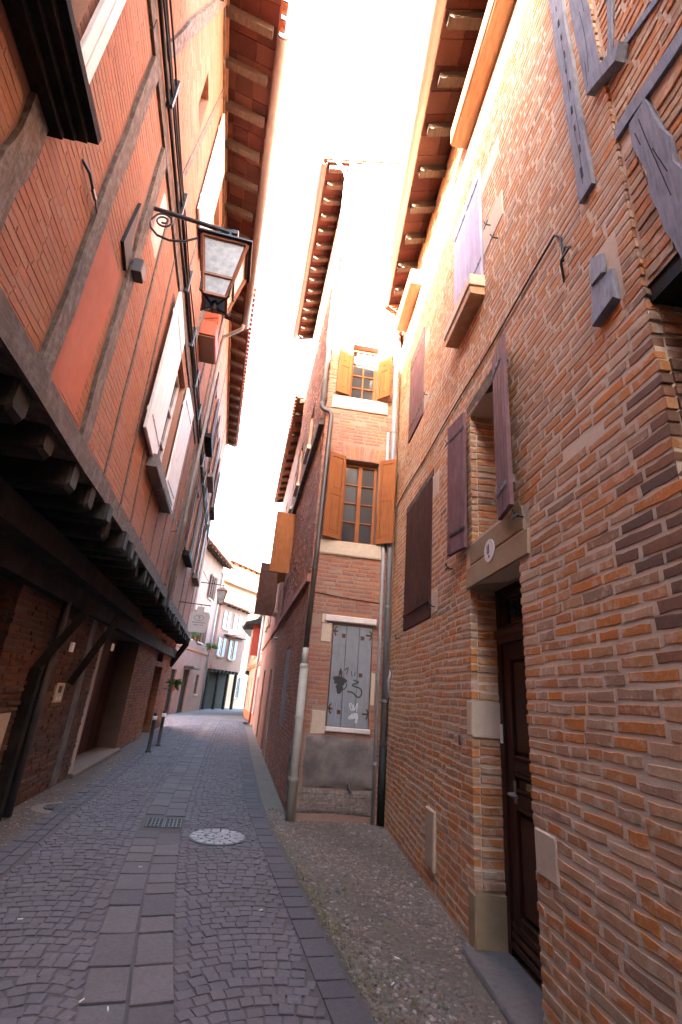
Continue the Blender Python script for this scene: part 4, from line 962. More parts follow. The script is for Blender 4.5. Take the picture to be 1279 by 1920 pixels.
# ------------------------------------------------------------------ near house on the left: jettied timber frame with brick infill
lh = thing('jettied_house', 'jettied timber house with red brick infill, dark joists and a white shuttered window', 'house', LW.P(6, 0, -3))
LH = [(7.02, 8.28, 4.70, 6.85, False, .20), (1.30, 2.16, 4.84, 6.6, False, .25), (4.62, 4.98, 9.0, 9.75, False, .2), (6.9, 7.8, 8.6, 10.6, False, .2), (8.4, 9.0, 8.5, 9.6, False, .2)]
lw = sheet(LW, -12, 11.2, 3.28, 11.9, LH + [(-12.1, 1.0, 9.1, 12, False, 0), (1.0, 3.15, 8.6, 12, False, 0)]).build('wall', 'mortar_left', lh)
STUDS = [((2.14, 3.45), (2.18, 4.70), .20), ((3.18, 3.45), (3.20, 7.05), .19), ((4.22, 3.45), (4.02, 7.05), .20), ((5.10, 3.45), (4.72, 7.05), .06), ((6.02, 3.45), (5.45, 7.05), .06), ((6.75, 3.45), (6.45, 4.6), .06), ((7.6, 3.45), (7.5, 4.6), .06), ((8.6, 3.45), (8.5, 4.6), .06), ((9.5, 3.45), (9.35, 7.05), .06), ((10.3, 3.45), (10.2, 7.05), .07), ((11.08, 3.45), (11.08, 11.6), .16),
         ((3.3, 7.55), (4.4, 11.2), .14), ((4.75, 7.55), (5.6, 11.2), .10), ((6.35, 7.55), (6.55, 11.2), .10), ((8.1, 7.55), (8.1, 11.2), .12), ((9.7, 7.55), (9.9, 11.2), .12), ((1.9, 7.55), (2.0, 8.5), .12), ((.9, 3.45), (.9, 7.05), .18)]
holes = [(-12.1, 1.0, 9.0, 12), (1.0, 3.15, 8.5, 12)] + [slant(a[0], a[1], b[0], b[1], w_ + .02) for a, b, w_ in STUDS] + [(-9, 12, 7.05, 7.55), (3.86, 4.13, 4.8, 7.1), (4.33, 4.75, 6.15, 7.05)]
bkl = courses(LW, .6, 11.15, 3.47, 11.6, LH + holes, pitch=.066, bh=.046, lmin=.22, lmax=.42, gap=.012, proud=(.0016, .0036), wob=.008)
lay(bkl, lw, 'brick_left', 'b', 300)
for a, b, w_ in STUDS: beam(LW, wav(a[0], a[1], b[0], b[1], 11, .018 if w_ > .1 else .008), w_, -.05, .035 if w_ > .1 else .012, 'timber', lh, 'stud')
for a, b in ((-8, 1.7), (1.72, 5.6), (5.62, 11.2)): beam(LW, wav(a, 3.37, b, 3.37, 7, .012), .20, -.12, .09, 'timber_beam', lh, 'sill_beam')
for a, b in ((-8, 2.9), (2.92, 6.7), (6.72, 11.2)): beam(LW, wav(a, 7.16, b, 7.16, 7, .008), .18, -.06, .03, 'timber_beam', lh, 'rail')
beam(LW, wav(-8, 7.46, 11.2, 7.46, 12, .008), .10, -.06, .02, 'timber_beam', lh, 'rail')
lump(LW, 3.22, 4.02, 3.38, 5.35, .0075, 'red_plaster', lh, 'plaster_panel', .003, 16, .01)
lump(LW, 3.84, 4.14, 3.46, 7.06, -.008, 'olive_plaster', lh, 'plaster_strip', .004, 16, .01)
lump(LW, 4.34, 4.76, 6.15, 7.06, .008, 'pale_plaster', lh, 'plaster_panel', .003, 12, .015)
# joists carrying the jetty, and the beam they rest on
JD = .95
u = .3; k = 0
while u < 11.1:
    wd = rng.uniform(.17, .24); hh = rng.uniform(.20, .27); e = rng.uniform(.02, .14); a = (k % 2) * .0
    mb = MB(LW); c = .03
    v1 = 3.27; v0 = v1 - hh
    sec = [(u - wd / 2, v1), (u - wd / 2, v0 + c), (u - wd / 2 + c, v0), (u + wd / 2 - c, v0), (u + wd / 2, v0 + c), (u + wd / 2, v1)]
    pts = []
    for oo, sc in ((-1.35, 1.0), (e - .12, 1.0), (e - .03, .96), (e, .80)):
        for q in sec: pts.append(LW.P(u + (q[0] - u) * sc + rng.uniform(-.008, .008), v1 - (v1 - q[1]) * (1 if sc == 1 else sc) + rng.uniform(-.008, .008), oo))
    n = len(sec); F = [tuple(range(n)), tuple(range(4 * n - 1, 3 * n - 1, -1))] + [(r_ * n + i, r_ * n + (i + 1) % n, (r_ + 1) * n + (i + 1) % n, (r_ + 1) * n + i) for r_ in range(3) for i in range(n)]
    mb.raw(pts, F).build('joist', 'dark_joist', lh)
    u += rng.uniform(.46, .60); k += 1
k = 0.2
for i in range(26):
    MB(LW).box(k, k + .42, 3.275, 3.30, -1.5, .02, .004).build('floor_board', 'dark_joist', lh); k += .425
beam(LW, wav(-8, 2.88, 11.15, 2.86, 12, .015), .26, -.62, -.38, 'dark_joist', lh, 'bressumer')
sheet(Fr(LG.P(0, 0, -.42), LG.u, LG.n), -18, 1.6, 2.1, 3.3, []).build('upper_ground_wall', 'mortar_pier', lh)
# big window with white shutters
P = LW.P
window(LW, 7.03, 8.27, 4.72, 6.84, -.10, 'white_paint', lh, 2, 3, .06, .03)
shutter(LW.sub(7.0, 4.62, .03, 1.5, -1), 1.14, 2.28, 'white_paint', lh, 5, strap='zinc', thick=.04, label='pale shutter folded back with iron straps')
shutter(LW.sub(8.30, 4.62, .03, 2, 1), 1.0, 2.26, 'white_paint', lh, 5, strap='zinc', thick=.04, label='pale shutter beyond the window')
MB(LW).cbox(6.70, 8.75, 4.46, 4.66, -.02, .16, .015).build('window_sill', 'cement', lh)
mb = MB(LW); mb.tube([(7.4, 4.40, .06), (7.4, 4.42, .20), (9.9, 4.5, .20), (10.1, 4.52, .05)], .010, 6); mb.build('sill_bar', 'black_iron', lh)
for u, v in ((5.98, 5.55), (6.05, 4.9), (9.5, 5.6)): hook(LW, u, v, lh)
# dark window high up with a heavy sill
window(LW, 1.32, 2.14, 4.86, 6.58, -.14, 'brown_paint', lh, 2, 3, .06, .03)
for k in range(4): MB(LW).box(.9, 2.30 + .03 * k, 4.60 + .055 * k, 4.652 + .055 * k, -.05, .10 + .05 * k, .004).build('window_sill', 'dark_wood', lh)
shutter(LW.sub(2.19, 4.90, .03, 10, 1), .16, 1.75, 'white_paint', lh, 2, strap=None, label='narrow pale shutter beside the dark window')
MB(LW).box(2.20, 2.32, 5.06, 5.16, .02, .11).build('hinge_block', 'black_iron', lh)
# upper windows
shutter(Fr(LW.P(5.78, 8.5, .03), LW.u, LW.n), 1.05, 2.35, 'white_paint', lh, 5, strap='zinc', label='pale shutter under the eaves behind the lamp')
window(LW, 6.92, 7.78, 8.62, 10.58, -.1, 'white_paint', lh, 2, 4)
MB(LW).box(4.63, 4.97, 9.01, 9.3, -.16, -.14).build('slot_board', 'timber', lh)
window(LW, 8.42, 8.98, 8.52, 9.58, -.1, 'brown_paint', lh, 2, 2)
shutter(LW.sub(8.38, 8.5, .03, 70, -1), .32, 1.1, 'rust_paint', lh, 3, strap=None, label='rust red shutter standing open under the eaves')
mb = MB(LW); mb.cbox(8.2, 9.15, 8.12, 8.44, .0, .34, .02); mb.build('window_box', 'rust_paint', lh)
MB(LW).box(8.25, 9.1, 8.10, 8.119, .02, .32).build('window_box_base', 'brown_plaster', lh)
# iron box by the lamp, wall anchor, eaves
mb = MB(LW); mb.prism([(3.70, 5.36), (3.96, 5.27), (4.02, 5.46), (3.87, 5.56), (3.80, 6.0)], .0, .035); mb.build('dark_recess_patch', 'cable_black', lh)  # flat black patch standing for a dark recess in the wall
mb = MB(LW); mb.cbox(4.04, 4.20, 5.38, 5.54, .0, .13, .01); mb.build('junction_box', 'cast_iron', lh)
mb = MB(LW); mb.tube([(2.72, 5.02, .0), (2.80, 5.0, .04), (2.95, 4.98, .04)], .011, 6); mb.tube([(2.95, 4.98, .04), (3.12, 4.97, .03)], .006, 6); mb.box(2.90, 2.99, 4.965, 4.995, .03, .05); mb.build('wall_anchor', 'black_iron', lh)
beam(LW, wav(3.2, 11.33, 11.2, 11.28, 12, .012), .22, -.06, .05, 'plank_wood', lh, 'wall_plate')
beam(LW, wav(3.2, 11.06, 11.2, 11.02, 12, .012), .07, -.06, .03, 'timber_beam', lh, 'rail')
eave(LW, 3.15, 11.3, 10.95, .92, .60, lh, spacing=.62, slope=.26, gutter='zinc', gu=(4.55, 11.25), run=4, label='overhanging canal tile roof with red soffit tiles')
roof_cap(LW, 3.15, 11.3, 12.0, 13.1, -.3, -4, 'roof_tile', lh)
MB(LW).box(3.15, 3.25, 8.4, 11.9, -4, 0).build('gable_wall', 'brown_plaster', lh)
for a, b, zz in ((-12, 1.0, 8.82), (1.0, 3.14, 8.35)):  # out of view, roof made low so sunlight reaches the wall opposite
    eave(LW, a, b, zz, .44, .44, lh, spacing=.7, slope=.2, run=3.5, soffit=False, tiles=False, label='unseen tiled roof, lowered to set the shadow line opposite')
    roof_cap(LW, a, b, zz + .30, zz + .7, .45, -4, 'roof_tile', lh)
MB(LW).box(-12, .95, 3.3, 9.0, -.40, -6).build('interior', 'interior', lh)
MB(LW).box(.96, 3.1, 3.3, 8.5, -.40, -6).build('interior', 'interior', lh)
MB(LW).box(3.26, 11.25, 3.3, 11.9, -.40, -6).build('interior', 'interior', lh)
pipe(LW, [(11.0, 10.92, .60), (11.05, 10.82, .58), (11.25, 10.74, .30), (11.36, 10.66, .12), (11.38, 10.5, .09), (11.38, 7.5, .09), (11.38, 3.15, .09)], .05, 'zinc', lh, rings=[(11.38, 9.2, .09), (11.38, 7.3, .09), (11.38, 5.2, .09)], label='zinc downpipe with a swan neck under the gutter')
# ground floor: brick piers, garage door, posts and braces
GH = [(.05, 3.45, -.1, 2.45, True, .5), (6.9, 8.6, -.1, 2.05, True, .4), (-5.6, -3.95, -.1, 2.5, True, .5), (-2.62, -2.36, -.1, 2.6, True, .35), (6.9, 8.3, 2.2, 2.9, False, .2)]
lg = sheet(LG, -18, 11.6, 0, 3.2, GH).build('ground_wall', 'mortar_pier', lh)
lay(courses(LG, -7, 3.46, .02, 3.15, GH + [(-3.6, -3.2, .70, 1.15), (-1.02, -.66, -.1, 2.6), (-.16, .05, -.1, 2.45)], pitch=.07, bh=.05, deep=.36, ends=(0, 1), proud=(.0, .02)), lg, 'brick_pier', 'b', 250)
lay(courses(LG, 3.5, 11.5, .02, 3.15, GH, pitch=.07, bh=.05, deep=.36, ends=(1, 1), proud=(.0, .015)), lg, 'brick_orange', 'b', 50)
MB(LG).cbox(-3.58, -3.22, .72, 1.13, -.05, .015, .015, .01).build('stone_block', 'white_stone', lh)
MB(LG).box(-1.0, -.68, 0, 2.6, -.05, .012, .005).build('grey_strip', 'cement', lh)
MB(LG).cbox(-.15, .045, 0, 2.45, -.45, .015, .012, .004).build('door_jamb', 'pale_plaster', lh)
MB(LG).cbox(-.15, 3.55, -.04, .05, -.5, .10, .015, .004).build('door_sill', 'collar_concrete', lh)
gd_ = MB(LG).box(.05, 3.45, .05, 2.45, -.50, -.46).build('garage_door', 'garage_wood', lh)
for k in range(12): MB(LG).cbox(.06 + k * .2825, .06 + k * .2825 + .276, .06, 2.44, -.459, -.43 + (.004 if k % 2 else 0), .008).build('plank', 'garage_wood', gd_)
MB(LG).box(1.74, 1.76, .06, 2.44, -.43, -.41).build('meeting_bar', 'black_iron', gd_)
MB(LG).box(-5.6, -3.95, 0, 2.5, -.5, -.46).build('side_door', 'dark_wood', lh)
MB(LG).box(6.9, 8.6, .0, 2.05, -.40, -.36).build('side_door', 'dark_wood', lh)
MB(LG).box(6.9, 8.3, 2.2, 2.9, -.20, -.17).build('transom', 'dark_wood', lh)
MB(LG).box(-2.62, -2.36, 0, 2.6, -.36, -.33).build('gap_board', 'dark_wood', lh)
pipe(LG, [(-2.72, 0, .10), (-2.72, 2.5, .10)], .05, 'cast_iron', lh, rings=[(-2.72, .8, .1), (-2.72, 1.8, .1)])
beam(LG, wav(-18, 2.62, 11.5, 2.62, 14, .012), .30, -.10, .14, 'dark_joist', lh, 'bressumer')
mb = MB(LG); mb.cbox(-1.96, -1.62, 1.20, 1.46, .0, .03, .008); ic = mb.build('intercom', 'cream_plastic', lh)
MB(LG).box(-1.88, -1.74, 1.33, 1.42, .03, .034).build('speaker_mesh', 'cast_iron', ic)
for k in range(2): MB(LG).box(-1.90 + k * .12, -1.82 + k * .12, 1.23, 1.28, .03, .036).build('button', 'white_plastic', ic)
for (u, v0, oo) in ((-3.0, 1.60, .80), (-1.45, 1.45, .78), (-6.2, 1.6, .8)):
    MB().bar(LG.P(u, v0, .03), LG.P(u + .15, 2.52, oo * .6), .09, .10).build('brace', 'dark_wood', lh)
MB(LG).cbox(-3.08, -2.94, .0, 1.62, .0, .13, .015, .006).build('post', 'dark_wood', lh)
for u, v in ((-2.75, 1.86), (-.55, 2.02)): MB(LG).box(u, u + .10, v, v + .12, .28, .31).build('paper_label', 'white_plastic', lh)

# ------------------------------------------------------------------ second house on the left
l2 = thing('brick_house', 'ochre brick house with dark window ledges under ragged tile eaves', 'house', LW.P(16, 0, -3))
L2H = [(13.3, 14.5, 4.95, 7.0, False, .15), (17.2, 18.5, 5.15, 7.25, False, .15), (12.8, 13.8, 8.3, 10.2, False, .15), (15.6, 16.8, 8.3, 10.4, False, .15), (19.0, 20.0, 8.3, 10.4, False, .15)]
w2 = sheet(LW, 11.2, 21.4, 3.30, 12.9, L2H, o=-.02).build('wall', 'mortar_left', l2)
S2 = [((12.0, 3.4), (12.0, 12.6), .10), ((13.0, 3.4), (12.95, 7.2), .07), ((15.0, 3.4), (14.9, 12.6), .10), ((16.6, 3.4), (16.5, 7.2), .08), ((18.9, 3.4), (18.9, 12.6), .10), ((20.2, 3.4), (20.2, 7.2), .08)]
LW2 = Fr(LW.P(0, 0, -.02), LW.u, LW.n)
lay(courses(LW2, 11.5, 21.35, 3.45, 12.7, L2H + [slant(a[0], a[1], b[0], b[1], w_ + .02) for a, b, w_ in S2] + [(11, 22, 7.45, 7.65)], pitch=.07, bh=.05, proud=(.001, .005)), w2, 'brick_left', 'b', 120)
for a, b, w_ in S2: beam(LW2, wav(a[0], a[1], b[0], b[1], 6, .01), w_, -.05, .02, 'timber', l2, 'stud')
beam(LW2, wav(11.45, 7.55, 21.4, 7.55, 8, .01), .16, -.05, .03, 'timber_beam', l2, 'rail')
beam(LW2, wav(11.45, 3.38, 21.4, 3.38, 8, .015), .22, -.1, .07, 'timber_beam', l2, 'sill_beam')
beam(LW2, wav(11.3, 12.55, 21.4, 12.55, 8, .01), .2, -.06, .06, 'plank_wood', l2, 'wall_plate')
for i, h in enumerate(L2H):
    window(LW2, h[0] + .02, h[1] - .02, h[2] + .02, h[3] - .02, -.08, 'brown_paint', l2, 2, 3)
    MB(LW2).cbox(h[0] - .15, h[1] + .15, h[2] - .14, h[2], -.02, .20, .015).build('window_sill', 'cement' if i % 2 else 'dark_wood', l2)
    shutter(LW2.sub(h[0] - .02, h[2], .03, 3, -1), .4, h[3] - h[2], 'brown_paint' if i != 1 else 'plum_paint', l2, 3, strap=None)
    shutter(LW2.sub(h[1] + .02, h[2], .03, 3, 1), .4, h[3] - h[2], 'brown_paint' if i != 1 else 'plum_paint', l2, 3, strap=None)
u = 11.75
while u < 21.3:
    hh = rng.uniform(.16, .22); MB(LW2).box(u - .09, u + .09, 3.27 - hh, 3.27, -1.1, rng.uniform(.02, .12), .008).build('joist', 'dark_joist', l2); u += rng.uniform(.55, .7)
MB(LW2).box(11.4, 21.4, 3.275, 3.298, -1.2, .0).build('floor_board', 'dark_joist', l2)
MB().bar(LG.P(10.6, 2.2, .0), LW.P(20.9, 3.1, -.05), .14, .16).build('brace', 'dark_wood', l2)
eave(LW2, 11.3, 21.6, 12.35, .70, .47, l2, spacing=.7, slope=.26, run=4, label='ragged canal tile eaves')
roof_cap(LW2, 11.3, 21.6, 13.4, 14.2, -.3, -4, 'roof_tile', l2)
MB(LW2).box(11.3, 21.4, 3.3, 12.8, -.3, -6).build('interior', 'interior', l2)
MB(LW2).quad(LW2.P(21.4, 0, -.7), LW2.P(21.4, 0, -6), LW2.P(21.4, 12.8, -6), LW2.P(21.4, 12.8, 0)).build('end_wall', 'brown_plaster', l2)

# ------------------------------------------------------------------ cables along the left walls
for i in range(4):
    pts = []
    for u in np.arange(-2, 20.5, .35):
        pts.append((u, 7.30 + .085 * i + .035 * math.sin(u * 1.1 + i * 1.7) + .02 * math.sin(u * 3.3 + i * 3), .055 + .02 * (i % 2)))
    o = MB(LW).tube(pts, [.020, .013, .024, .012][i], 6).build('wall_cable', 'cable_black', None, smooth=True, label=['thick black cable at the bottom of the bundle along the jettied wall', 'thin black cable second lowest in the bundle along the jettied wall', 'thickest black cable in the bundle along the jettied wall', 'thin black cable at the top of the bundle along the jettied wall'][i], cat='cable', group='cables along the left house fronts')
    if i == 2:
        for u in np.arange(1, 20, 1.3): MB(LW).box(u, u + .04, 7.24, 7.66, .03, .10).build('clip', 'black_iron', o)
# ------------------------------------------------------------------ houses farther along the street
def far_house(name, label, A, B, side, v0, z, mat, wins, depth=6, ov=.45, group=None, roof=True, wmat='white_paint', shut=None, eave_sp=.8, tiles=True):
    A = np.array([A[0], A[1], 0.]); B = np.array([B[0], B[1], 0.]); u = (B - A); L = float(np.linalg.norm(u)); u /= L; n = np.array([u[1], -u[0], 0]) * side
    fr = Fr(A, u, n); t_ = thing(name, label, 'house', fr.P(L / 2, 0, -depth / 2), group)
    holes = [(w_[0], w_[1], w_[2], w_[3], False, .12) for w_ in wins]
    sheet(fr, 0, L, v0, z, holes).build('wall', mat, t_)
    mb = MB(fr); mb.box(0.01, L - .01, v0, z - .01, -.2, -depth); mb.build('interior', 'interior', t_)
    for uu in (0, L): MB(fr).quad(fr.P(uu, v0, 0), fr.P(uu, z, 0), fr.P(uu, z, -depth), fr.P(uu, v0, -depth)).build('end_wall', mat, t_)
    for w_ in wins:
        kind = w_[4] if len(w_) > 4 else 'w'
        if kind == 'd': MB(fr).cbox(w_[0], w_[1], max(0, w_[2]), w_[3], -.12, -.08, .02).build('door', 'dark_wood', t_)
        else:
            window(fr, w_[0] + .01, w_[1] - .01, w_[2] + .01, w_[3] - .01, -.06, wmat, t_, 2, 3, .06, .03)
            MB(fr).cbox(w_[0] - .1, w_[1] + .1, w_[2] - .1, w_[2] - .003, -.02, .10, .01).build('window_sill', 'stone', t_)
            if kind in ('w', 's') and shut:
                wd = (w_[1] - w_[0]) / 2
                shutter(fr.sub(w_[0] - .01, w_[2], .03, 10, -1), wd, w_[3] - w_[2], shut, t_, 3, strap=None)
                shutter(fr.sub(w_[1] + .01, w_[2], .03, 10, 1), wd, w_[3] - w_[2], shut, t_, 3, strap=None)
    if roof:
        eave(fr, -.1, L + .1, z - .25, ov, ov, t_, spacing=eave_sp, run=3, slope=.25, soffit=False, tiles=tiles)
        roof_cap(fr, -.1, L + .1, z + .1, z + .9, -.1, -3.2, 'roof_tile', t_)
    return t_, fr, L
# house after the narrow one on the right, low tile eaves, dark shutter swung out
E1 = NS.P(6.36, 0, 0); E2 = NS.P(16.2, 0, 0)
r2, r2f, r2L = far_house('rendered_house', 'brown rendered house with a dark shutter swung out over the street', E1, E2, -1, 0, 10.9, 'dark_render', [(2.2, 3.0, 4.1, 5.8, 'p'), (1.2, 2.0, 7.4, 8.9, 'p'), (4.5, 5.3, 7.4, 8.9, 'p'), (5.6, 6.5, 4.1, 5.8, 'p'), (1.0, 1.9, -.1, 2.2, 'd'), (4.6, 5.6, -.1, 2.3, 'd'), (7.4, 8.2, 4.1, 5.8, 'p')], wmat='brown_paint', ov=.4)
shutter(r2f.sub(3.05, 4.0, .05, 86, -1), .68, 1.85, 'brown_paint', r2, 4, strap=None, gapw=-.004, label='dark brown shutter swung straight out')
mb = MB(r2f); mb.box(0, 9.8, 3.30, 3.42, -.02, .06); mb.build('string_course', 'brick_narrow', r2)
wlmp = MB(r2f); wlmp.tube([(.25, 3.0, 0), (.25, 3.0, .12), (.25, 2.92, .14)], .035, 8); wlmp.build('wall_spotlight', 'zinc_blue', r2)
# pink house
pk, pkf, pkL = far_house('rendered_house', 'pale pink house with a white cornice and a red shutter', (-2.95, 23.6), (-4.95, 32.5), -1, 0, 5.4, 'pink_plaster', [(1.0, 1.9, 3.4, 4.9, 'p'), (5.2, 6.2, 3.4, 4.9, 'p'), (1.6, 2.6, -.1, 2.2, 'd'), (5.6, 6.6, -.1, 2.2, 'd')], roof=False, wmat='brown_paint')
MB(pkf).cbox(-.1, pkL + .1, 5.4, 5.62, -6, .28, .03).build('cornice', 'white_stone', pk)
MB(pkf).cbox(0, pkL, 2.75, 2.95, -.02, .05, .01).build('string_course', 'terracotta', pk)
MB(pkf).cbox(0, pkL, 0, .45, -.01, .03, .01).build('plinth', 'terracotta', pk)
shutter(pkf.sub(4.0, 3.3, .03, 80, -1), .45, 1.7, 'red_paint', pk, 3, strap=None, label='bright red shutter swung out')
pipe(pkf, [(3.0, 0, .08), (3.0, 2.6, .08)], .05, 'red_paint', pk); pipe(pkf, [(3.0, 2.62, .08), (3.0, 5.35, .08)], .07, 'pvc_grey', pk)
mb = MB(pkf); mb.hexa([pkf.P(*q) for q in ((3.3, 5.0, 0), (6.5, 5.0, 0), (6.5, 5.35, 0), (3.3, 5.35, 0), (3.3, 4.9, .9), (6.5, 4.9, .9), (6.5, 5.0, .95), (3.3, 5.0, .95))]); mb.build('canopy', 'dark_joist', pk)
# brown jettied house after the pink one
r3, r3f, r3L = far_house('rendered_house', 'narrow brown house jettied over the street after the pink house', (-5.25, 33.0), (-5.75, 39.5), -1, 2.7, 5.6, 'brown_plaster', [(2, 2.8, 3.4, 4.8, 'p')], roof=False)
MB(r3f).box(0, r3L, 0, 2.7, -6, -.5).build('ground_floor', 'brown_plaster', r3)
for k in range(9): MB(r3f).box(.2 + k * .72, .42 + k * .72, 2.48, 2.69, -.6, .05).build('joist', 'dark_joist', r3)
mb = MB(r3f); mb.hexa([r3f.P(*q) for q in ((-.2, 5.6, -3), (r3L, 5.6, -3), (r3L, 6.2, -3), (-.2, 6.2, -3), (-.2, 5.45, .7), (r3L, 5.45, .7), (r3L, 5.55, .7), (-.2, 5.55, .7))]); mb.build('roof', 'zinc_blue', r3)
# pink house set back on the left
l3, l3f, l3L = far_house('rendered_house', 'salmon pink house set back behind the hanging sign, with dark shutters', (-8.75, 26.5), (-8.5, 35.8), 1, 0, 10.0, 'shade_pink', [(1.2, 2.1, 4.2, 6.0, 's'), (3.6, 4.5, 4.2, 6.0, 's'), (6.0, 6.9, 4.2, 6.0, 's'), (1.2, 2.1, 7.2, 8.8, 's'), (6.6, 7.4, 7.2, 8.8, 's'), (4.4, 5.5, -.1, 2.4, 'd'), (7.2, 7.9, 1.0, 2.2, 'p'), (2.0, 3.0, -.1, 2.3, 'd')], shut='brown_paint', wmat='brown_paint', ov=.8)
MB(l3f).cbox(0, l3L, 3.55, 3.7, -.02, .05, .01).build('string_course', 'terracotta', l3)
pipe(l3f, [(9.1, 0, .1), (9.1, 9.6, .1)], .06, 'zinc_blue', l3)
mb = MB(l3f); mb.cbox(4.2, 5.7, 2.45, 2.6, 0, .6, .02); mb.build('door_hood', 'cast_iron', l3)
sheet(Fr(LW.P(21.4, 0, -.7), LW.n * -1, LW.u), 0, 4, 0, 6, []).build('yard_wall', 'brown_plaster', None, label='brown rendered wall closing the gap behind the ochre brick house', cat='wall')
# ochre jettied house with blue shutters
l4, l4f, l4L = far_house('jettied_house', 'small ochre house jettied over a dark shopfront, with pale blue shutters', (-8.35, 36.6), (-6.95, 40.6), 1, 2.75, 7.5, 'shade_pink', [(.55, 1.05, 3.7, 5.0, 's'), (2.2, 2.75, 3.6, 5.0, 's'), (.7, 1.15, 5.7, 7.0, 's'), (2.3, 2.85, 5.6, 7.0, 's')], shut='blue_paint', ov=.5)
MB(l4f).box(.05, l4L - .05, 0, 2.75, -6, -.9).build('ground_floor', 'interior', l4)
for k in range(8): MB(l4f).box(.1 + k * .53, .28 + k * .53, 2.55, 2.74, -1, .06).build('joist', 'dark_joist', l4)
for k in (0, 1.4, 2.8, 4.0): MB(l4f).box(k, k + .16, 0, 2.55, -.3, -.12).build('post', 'dark_wood', l4)
MB(l4f).box(1.0, 3.9, 5.25, 5.33, 0, .4).build('hood', 'timber', l4)
# tall sunlit house behind
l5, l5f, l5L = far_house('rendered_house', 'tall sunlit ochre house with white shutters closing the street', (-9.2, 39.6), (-5.2, 47.2), 1, 0, 11.6, 'ochre_plaster', [(1.2, 1.8, 8.0, 9.4, 's'), (3.3, 3.95, 7.9, 9.4, 's'), (5.4, 6.0, 7.9, 9.4, 's'), (5.2, 5.8, 4.6, 6.4, 's'), (3.4, 4.0, 4.6, 6.2, 's'), (5.2, 6.0, -.1, 2.3, 'd'), (6.6, 7.2, 4.6, 6.4, 's'), (3.6, 4.1, .8, 2.4, 's')], shut='blue_paint', ov=.4)
mb = MB(l5f); mb.hexa([l5f.P(*q) for q in ((-.2, 9.9, 0), (7.6, 9.9, 0), (7.6, 10.05, 0), (-.2, 10.05, 0), (-.2, 9.65, .55), (7.6, 9.65, .55), (7.6, 9.72, .55), (-.2, 9.72, .55))]); mb.build('pent_roof', 'roof_tile', l5)
# far end of the street
fe, fef, feL = far_house('rendered_house', 'brown house standing across the far end of the street', (-9.0, 56), (-2.0, 58), 1, 0, 9.5, 'brown_plaster', [(2, 3, 3.4, 5, 's'), (4.2, 5.2, 3.4, 5, 's'), (2.6, 3.6, -.1, 2.3, 'd'), (2, 3, 6.2, 7.6, 's'), (4.2, 5.2, 6.2, 7.6, 's')], shut='blue_paint')
# ridge antenna on the roof of the tall house
an = MB(); an.tube([(-8.0, 43.5, 11.6), (-8.0, 43.5, 13.6)], .03, 6, frame=False); an.tube([(-9.1, 43.5, 13.4), (-6.9, 43.5, 13.4)], .02, 6, frame=False)
an.build('antenna', 'cast_iron', None, label='thin metal aerial on the roof of the tall ochre house', cat='antenna')

# ------------------------------------------------------------------ street furniture
def lantern(root, c, ux, uy, s, arm_from, scroll=True):
    """four-sided tapered lantern hanging under a wall bracket; c = point under the arm end"""
    c = np.array(c); Q = lambda a, b, z: c + ux * a * s + uy * b * s + Z3 * z * s
    def ring(h, z): return [Q(-h, -h, z), Q(h, -h, z), Q(h, h, z), Q(-h, h, z)]
    def frus(h0, z0, h1, z1): return MB().hexa(ring(h0, z0) + ring(h1, z1))
    cap = frus(.30, -.22, .30, -.20).build('roof_rim', 'black_iron', root)
    frus(.285, -.198, .14, -.07).build('lamp_roof', 'copper', root); frus(.12, -.069, .10, -.02).build('lamp_crown', 'copper', root)
    MB().tube([Q(0, 0, -.02), Q(0, 0, .15)], .035 * s, 8, frame=False).build('collar', 'black_iron', root)
    T, B_, zt, zb = .245, .125, -.23, -.92
    fm = MB()
    top, bot = ring(T, zt), ring(B_, zb)
    for k in range(4):
        fm.bar(top[k], bot[k], .035 * s, .035 * s); fm.bar(top[k], top[(k + 1) % 4], .035 * s, .04 * s); fm.bar(bot[k], bot[(k + 1) % 4], .03 * s, .03 * s)
        f_ = .66; a = top[k] * (1 - f_) + bot[k] * f_; b = top[(k + 1) % 4] * (1 - f_) + bot[(k + 1) % 4] * f_; fm.bar(a, b, .028 * s, .028 * s)
    fm.build('lantern_frame', 'copper', root)
    for k in range(4):
        for f0, f1 in ((.03, .65), (.67, .97)):
            q = [top[k] * (1 - f0) + bot[k] * f0, top[(k + 1) % 4] * (1 - f0) + bot[(k + 1) % 4] * f0, top[(k + 1) % 4] * (1 - f1) + bot[(k + 1) % 4] * f1, top[k] * (1 - f1) + bot[k] * f1]
            cc = (top[0] + top[2]) / 2; inn = [x + (cc * np.array([1, 1, 0]) + Z3 * x[2] - x) * .02 for x in q]; inn2 = [x + (cc * np.array([1, 1, 0]) + Z3 * x[2] - x) * .04 for x in q]
            MB().hexa(inn + inn2).build('pane', 'lamp_glass', root)
    ft = MB()
    for k in range(4):
        a = bot[k]; m_ = Q(0, 0, zb - .06); mid = (a + Q(0, 0, zb)) / 2 + Z3 * .05 * s
        up = top[k] * .28 + bot[k] * .72
        ft.tube([up + (up - Q(0, 0, zb)) * .02, a * 1.0 + (a - Q(0, 0, zb)) * .25, Q(0, 0, zb - .05)], .012 * s, 6, frame=False)
    ft.tube([Q(0, 0, zb + .02), Q(0, 0, zb - .03), Q(0, 0, zb - .10), Q(0, 0, zb - .13)], [.03 * s, .05 * s, .035 * s, .01 * s], 8, frame=False); ft.build('lamp_foot', 'black_iron', root)
sl_ = thing('street_lamp', 'copper framed lantern on a scrolled iron bracket on the red brick wall', 'street lamp', LW.P(4.15, 5.3, .03))
F4 = Fr(LW.P(4.15, 0, 0), LW.n, LW.u)     # u = outward from the wall
